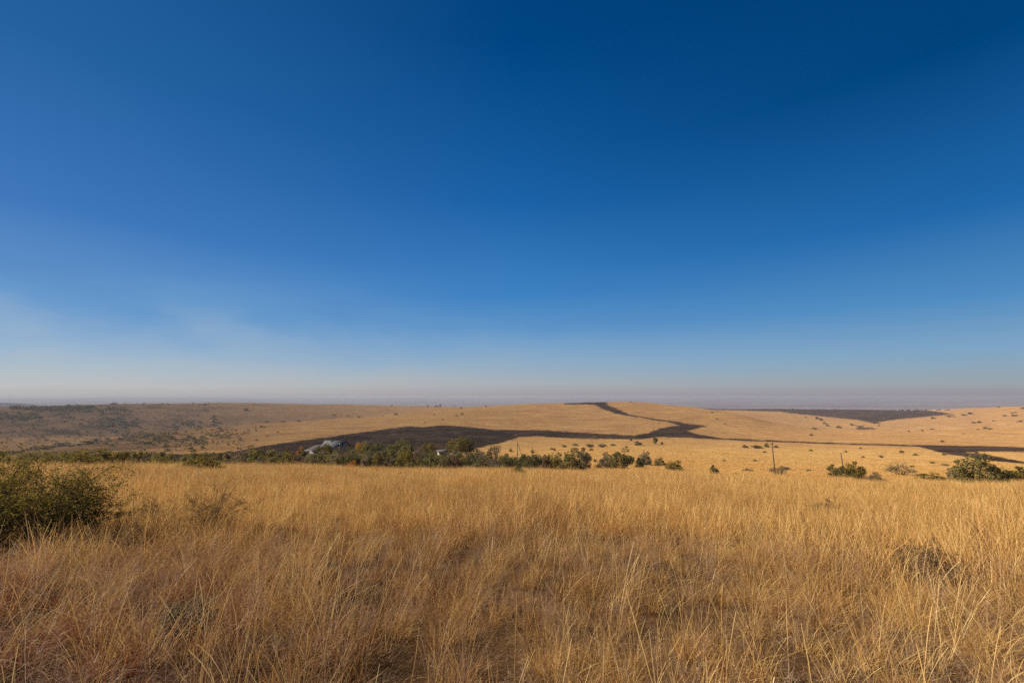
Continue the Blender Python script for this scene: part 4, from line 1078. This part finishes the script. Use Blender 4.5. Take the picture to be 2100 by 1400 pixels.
# ------------------------------------------------------------------ power poles
def pole(x, ytop, label, foot=None, r=None, xtop=None, stay=False, cross=False):
    if foot is not None: a, r, z = hit(x, foot)
    else: a = float(az_tan(x, ytop)[0])
    t = float(az_tan(x, ytop)[1]); z = float(ground_z(a, r)); h = CAMZ + r * t - z
    print('pole', label, 'r=%.0f h=%.1f' % (r, h))
    h = max(h, 4.0); e = empty('power_pole', (math.sin(a) * r, math.cos(a) * r, z), -a + 0.5)
    if xtop: e.rotation_euler = (0, math.atan((xtop - x) / F_PX * r * math.cos(a) / h), -a)
    tag(e, label, 'pole', 'wooden power poles')
    v, f = tube([(0, 0, -0.5), (0.01, 0, h * 0.5), (0, 0, h)], 0.15, 0.10, 8); f2 = [f, np.array([list(range(len(v) - 8, len(v)))])]
    obj('shaft', mesh_np('shaft', v, f2, POLEW, True), e)
    if cross:
        c = part('crossarm', box(-0.45, 0.45, -0.16, -0.06, h - 0.75, h - 0.64), POLEW, e)
        for q in (-0.38, 0.0, 0.38):
            z0 = h - 0.64 if q else h
            vv, ff = tube([(q, -0.11 if q else 0, z0), (q, -0.11 if q else 0, z0 + 0.12), (q, -0.11 if q else 0, z0 + 0.22)], 0.05, 0.03, 6); obj('insulator', mesh_np('insulator', vv, ff, PORC, True), e)
    if not cross:
        vv, ff = tube([(0, 0, h), (0, 0, h + 0.1), (0, 0, h + 0.2)], 0.05, 0.03, 6); obj('insulator', mesh_np('insulator', vv, ff, PORC, True), e)
    if stay:
        vv, ff = tube([(0.12, 0, h * 0.92), (1.5, -0.3, h * 0.4), (2.6, -0.5, -0.3)], 0.07, 0.07, 6); obj('stay', mesh_np('stay', vv, ff, POLEW, True), e)
    return e
pole(1588.5, 904, 'leaning wooden pole on the open golden slope, nearest and tallest', foot=963, xtop=1586.8, cross=True)
pole(1731, 930, 'shorter wooden pole rising behind the row of bushes at right', foot=971, xtop=1728.5)
pole(1061, 905, 'wooden pole with a slanting stay above the olive bushes', r=165, stay=True)
pole(1091, 919, 'slim pole right of the stayed pole', foot=937)
pole(1321.5, 926, 'pole sticking out of the grey-green bush on the crest', foot=952)
pole(1214, 899, 'small pole in the scrub line under the burnt strip', foot=912)
pole(1296, 882, 'small pole on the burnt strip left of the firebreak bend', foot=895)
pole(1340, 860, 'pole in the golden bay left of the firebreak bend', foot=881)
pole(1372, 852, 'farthest pole, standing by the firebreak high on the hill', foot=864)

# ------------------------------------------------------------------ boulders
def stone_mat(name, a_, b_):
    m, n = mat(name); o = n('ShaderNodeTexCoord').outputs['Object']
    c = n.mix(n('ShaderNodeTexNoise', {'Vector': o, 'Scale': 4.0, 'Detail': 8.0}).outputs[0], a_, b_)
    bp = n('ShaderNodeBump', {'Strength': 0.7, 'Distance': 0.1, 'Height': n('ShaderNodeTexNoise', {'Vector': o, 'Scale': 7.0, 'Detail': 8.0}).outputs[0]})
    n('ShaderNodeOutputMaterial', {0: n('ShaderNodeBsdfDiffuse', {0: c, 2: bp.outputs[0]}).outputs[0]}); return m
PINK = stone_mat('pink_granite', (0.30, 0.20, 0.17), (0.48, 0.37, 0.33)); PALE = stone_mat('pale_stone', (0.5, 0.45, 0.4), (0.75, 0.70, 0.64)); GREY = stone_mat('grey_stone', (0.14, 0.11, 0.09), (0.34, 0.29, 0.24))
def boulder(x, y, w, h, m, label, r=None, top=None, seed=1):
    if r is None: a, r, z = hit(x, y)
    else: a = float(az_tan(x, y)[0]); z = CAMZ + r * float(az_tan(x, y)[1])
    k = r * math.cos(a) / F_PX
    nu, nv = 22, 14; rg = np.random.RandomState(seed); Vv = []
    dirs = rg.normal(0, 1, (9, 3)); offs = rg.uniform(0.55, 0.9, 9); dirs /= np.linalg.norm(dirs, axis=1)[:, None]
    for i in range(nv + 1):
        for j in range(nu):
            th, ph = math.pi * i / nv, 2 * math.pi * j / nu
            d = np.array([math.sin(th) * math.cos(ph), math.sin(th) * math.sin(ph), math.cos(th)]); s = 1.0
            for dd, of in zip(dirs, offs):
                q = d @ dd
                if q > of: s = min(s, of / q)
            s *= 1 + 0.04 * math.sin(7 * ph + 3 * th) * math.sin(5 * th)
            Vv.append(d * s)
    Ff = [(i * nu + j, (i + 1) * nu + j, (i + 1) * nu + (j + 1) % nu, i * nu + (j + 1) % nu) for i in range(nv) for j in range(nu)]
    gz = float(ground_z(a, r)); H_ = (z + h * k) - gz if top is None else (CAMZ + r * float(az_tan(x, top)[1])) - gz
    o = obj('boulder', mesh_np('boulder', np.array(Vv) * np.array([w * k / 2, w * k / 2.4, H_ * 1.0]), np.array(Ff), m, True)); o.location = (math.sin(a) * r, math.cos(a) * r, gz)
    return tag(o, label, 'rock', 'boulders')
boulder(227, 941, 24, 5, PINK, 'pinkish rounded boulder beside the flat-topped forked tree', r=98, top=935.5, seed=2)
boulder(62, 938, 15, 4, PALE, 'white boulder behind the big near shrub at left', r=100, top=933.5, seed=3)
boulder(761, 985, 12, 10, GREY, 'small grey stone sticking out of the grass below the dark bush', seed=4)

# ------------------------------------------------------------------ shrubs in the near grass
def big_shrub(x, y, ytop, wpx, label, color, nclump, nleaf, lsize, seed, name='shrub', group=None, twigs=3, shape=(1, 0.8), sprigs=0, rad=0.011):
    a, r, z = hit(x, y); d = r * math.cos(a)
    h = CAMZ + r * float(az_tan(x, ytop)[1]) - z; w = wpx / F_PX * d
    print('shrub', label, 'r=%.1f w=%.2f h=%.2f' % (r, w, h))
    rg = np.random.RandomState(seed)
    C = []
    while len(C) < nclump:
        p = rg.uniform(-1, 1, 3); p[2] = abs(p[2])
        if (p ** 2).sum() > 1 or (p ** 2).sum() < 0.12: continue
        C.append((p[0] * w / 2 * 0.88 * shape[0], p[1] * w / 2 * shape[1], (0.12 + 0.80 * p[2]) * h))
    for _ in range(sprigs):                       # long shoots that stick out of the outline
        th = rg.uniform(0, 6.28); q = rg.uniform(0.3, 1.0)
        C.append((math.cos(th) * w / 2 * q, math.sin(th) * w / 2 * q * shape[1], h * (rg.uniform(0.72, 1.08) * math.sqrt(max(0.15, 1.05 - q * q)))))
    C = np.array(C); Rd = np.concatenate([rg.uniform(0.09, 0.17, nclump), rg.uniform(0.05, 0.08, sprigs)]) * (w / 2) * 0.9
    e = empty(name, (math.sin(a) * r, math.cos(a) * r, z), -a)
    tag(e, label, 'shrub', group)
    st = []; lines = []
    for i, c in enumerate(C):
        b = np.array([rg.uniform(-.12, .12) * w, rg.uniform(-.12, .12) * w, -0.05])
        L = limb(rg, b, c, 5, 0.08); st.append(tube(L, rad, rad * 0.27, 5)); lines.append(L)
        for _ in range(twigs):
            t_ = rg.uniform(0.35, 0.95); s_ = b * (1 - t_) + c * t_ + np.array([0, 0, 0.1 * np.linalg.norm(c - b) * math.sin(math.pi * t_)])
            en = s_ + (rg.normal(0, 1, 3) * np.array([1, 1, 0.7]) + 0.5 * (c - b) / np.linalg.norm(c - b)) * 0.11 * w
            if en[2] < 0.02: en[2] = 0.02
            L = limb(rg, s_, en, 3, 0.10); st.append(tube(L, rad * 0.36, rad * 0.12, 3)); lines.append(L)
    v, f = join(st); obj('stem', mesh_np('stem', v, f, BARK, True), e)
    v, f, t = shoot_leaves(rg, lines, nleaf, lsize, 0.012 * w)
    obj('foliage', mesh_np('foliage', v, f, LEAF[color], False, {'blade': t}), e)
    return e
big_shrub(60, 1122, 962, 330, 'big leafy green shrub standing in the grass at the left edge', 'green', 60, 24000, 0.034, 5, sprigs=60, twigs=7)
big_shrub(-80, 1100, 934, 330, 'yellow-green shrub cut by the left edge behind the big leafy one', 'green', 50, 18000, 0.036, 8, sprigs=40, twigs=6)
big_shrub(415, 1098, 985, 190, 'sparse half-bare shrub with thin twigs right of the big leafy one', 'dry', 24, 7500, 0.02, 6, twigs=9, sprigs=16, rad=0.006)
big_shrub(318, 1085, 1005, 90, 'small twiggy shrub between the big leafy one and the half-bare one', 'olive', 12, 500, 0.018, 7, twigs=10, sprigs=8)
big_shrub(287, 993, 968, 56, 'thin yellow-green sprig bush in the grass above the half-bare shrub', 'green', 12, 500, 0.05, 9, twigs=4, sprigs=8)
big_shrub(1695, 1056, 1014, 74, 'dark brown tussock bush in the golden grass at right', 'brown', 16, 2600, 0.03, 10, twigs=6)
big_shrub(1905, 1190, 1112, 160, 'dark twiggy bush half sunk in the grass at the right', 'brown', 22, 4500, 0.022, 12, twigs=7)
big_shrub(385, 1296, 1222, 125, 'low grey woolly shrublet in the foreground grass', 'grey', 30, 9000, 0.014, 13, twigs=10)
big_shrub(1350, 1175, 1140, 60, 'small grey shrublet in the middle of the grass', 'grey', 14, 1500, 0.016, 14, twigs=6)
big_shrub(1010, 1092, 1072, 46, 'small grey-purple shrublet in the mid grass', 'grey', 12, 900, 0.02, 15, twigs=6)

for lb, ns in USED.items():
    if len(ns) > 1 and not bpy.data.objects[ns[0]].get('group'): print('SAME LABEL', lb, len(ns))
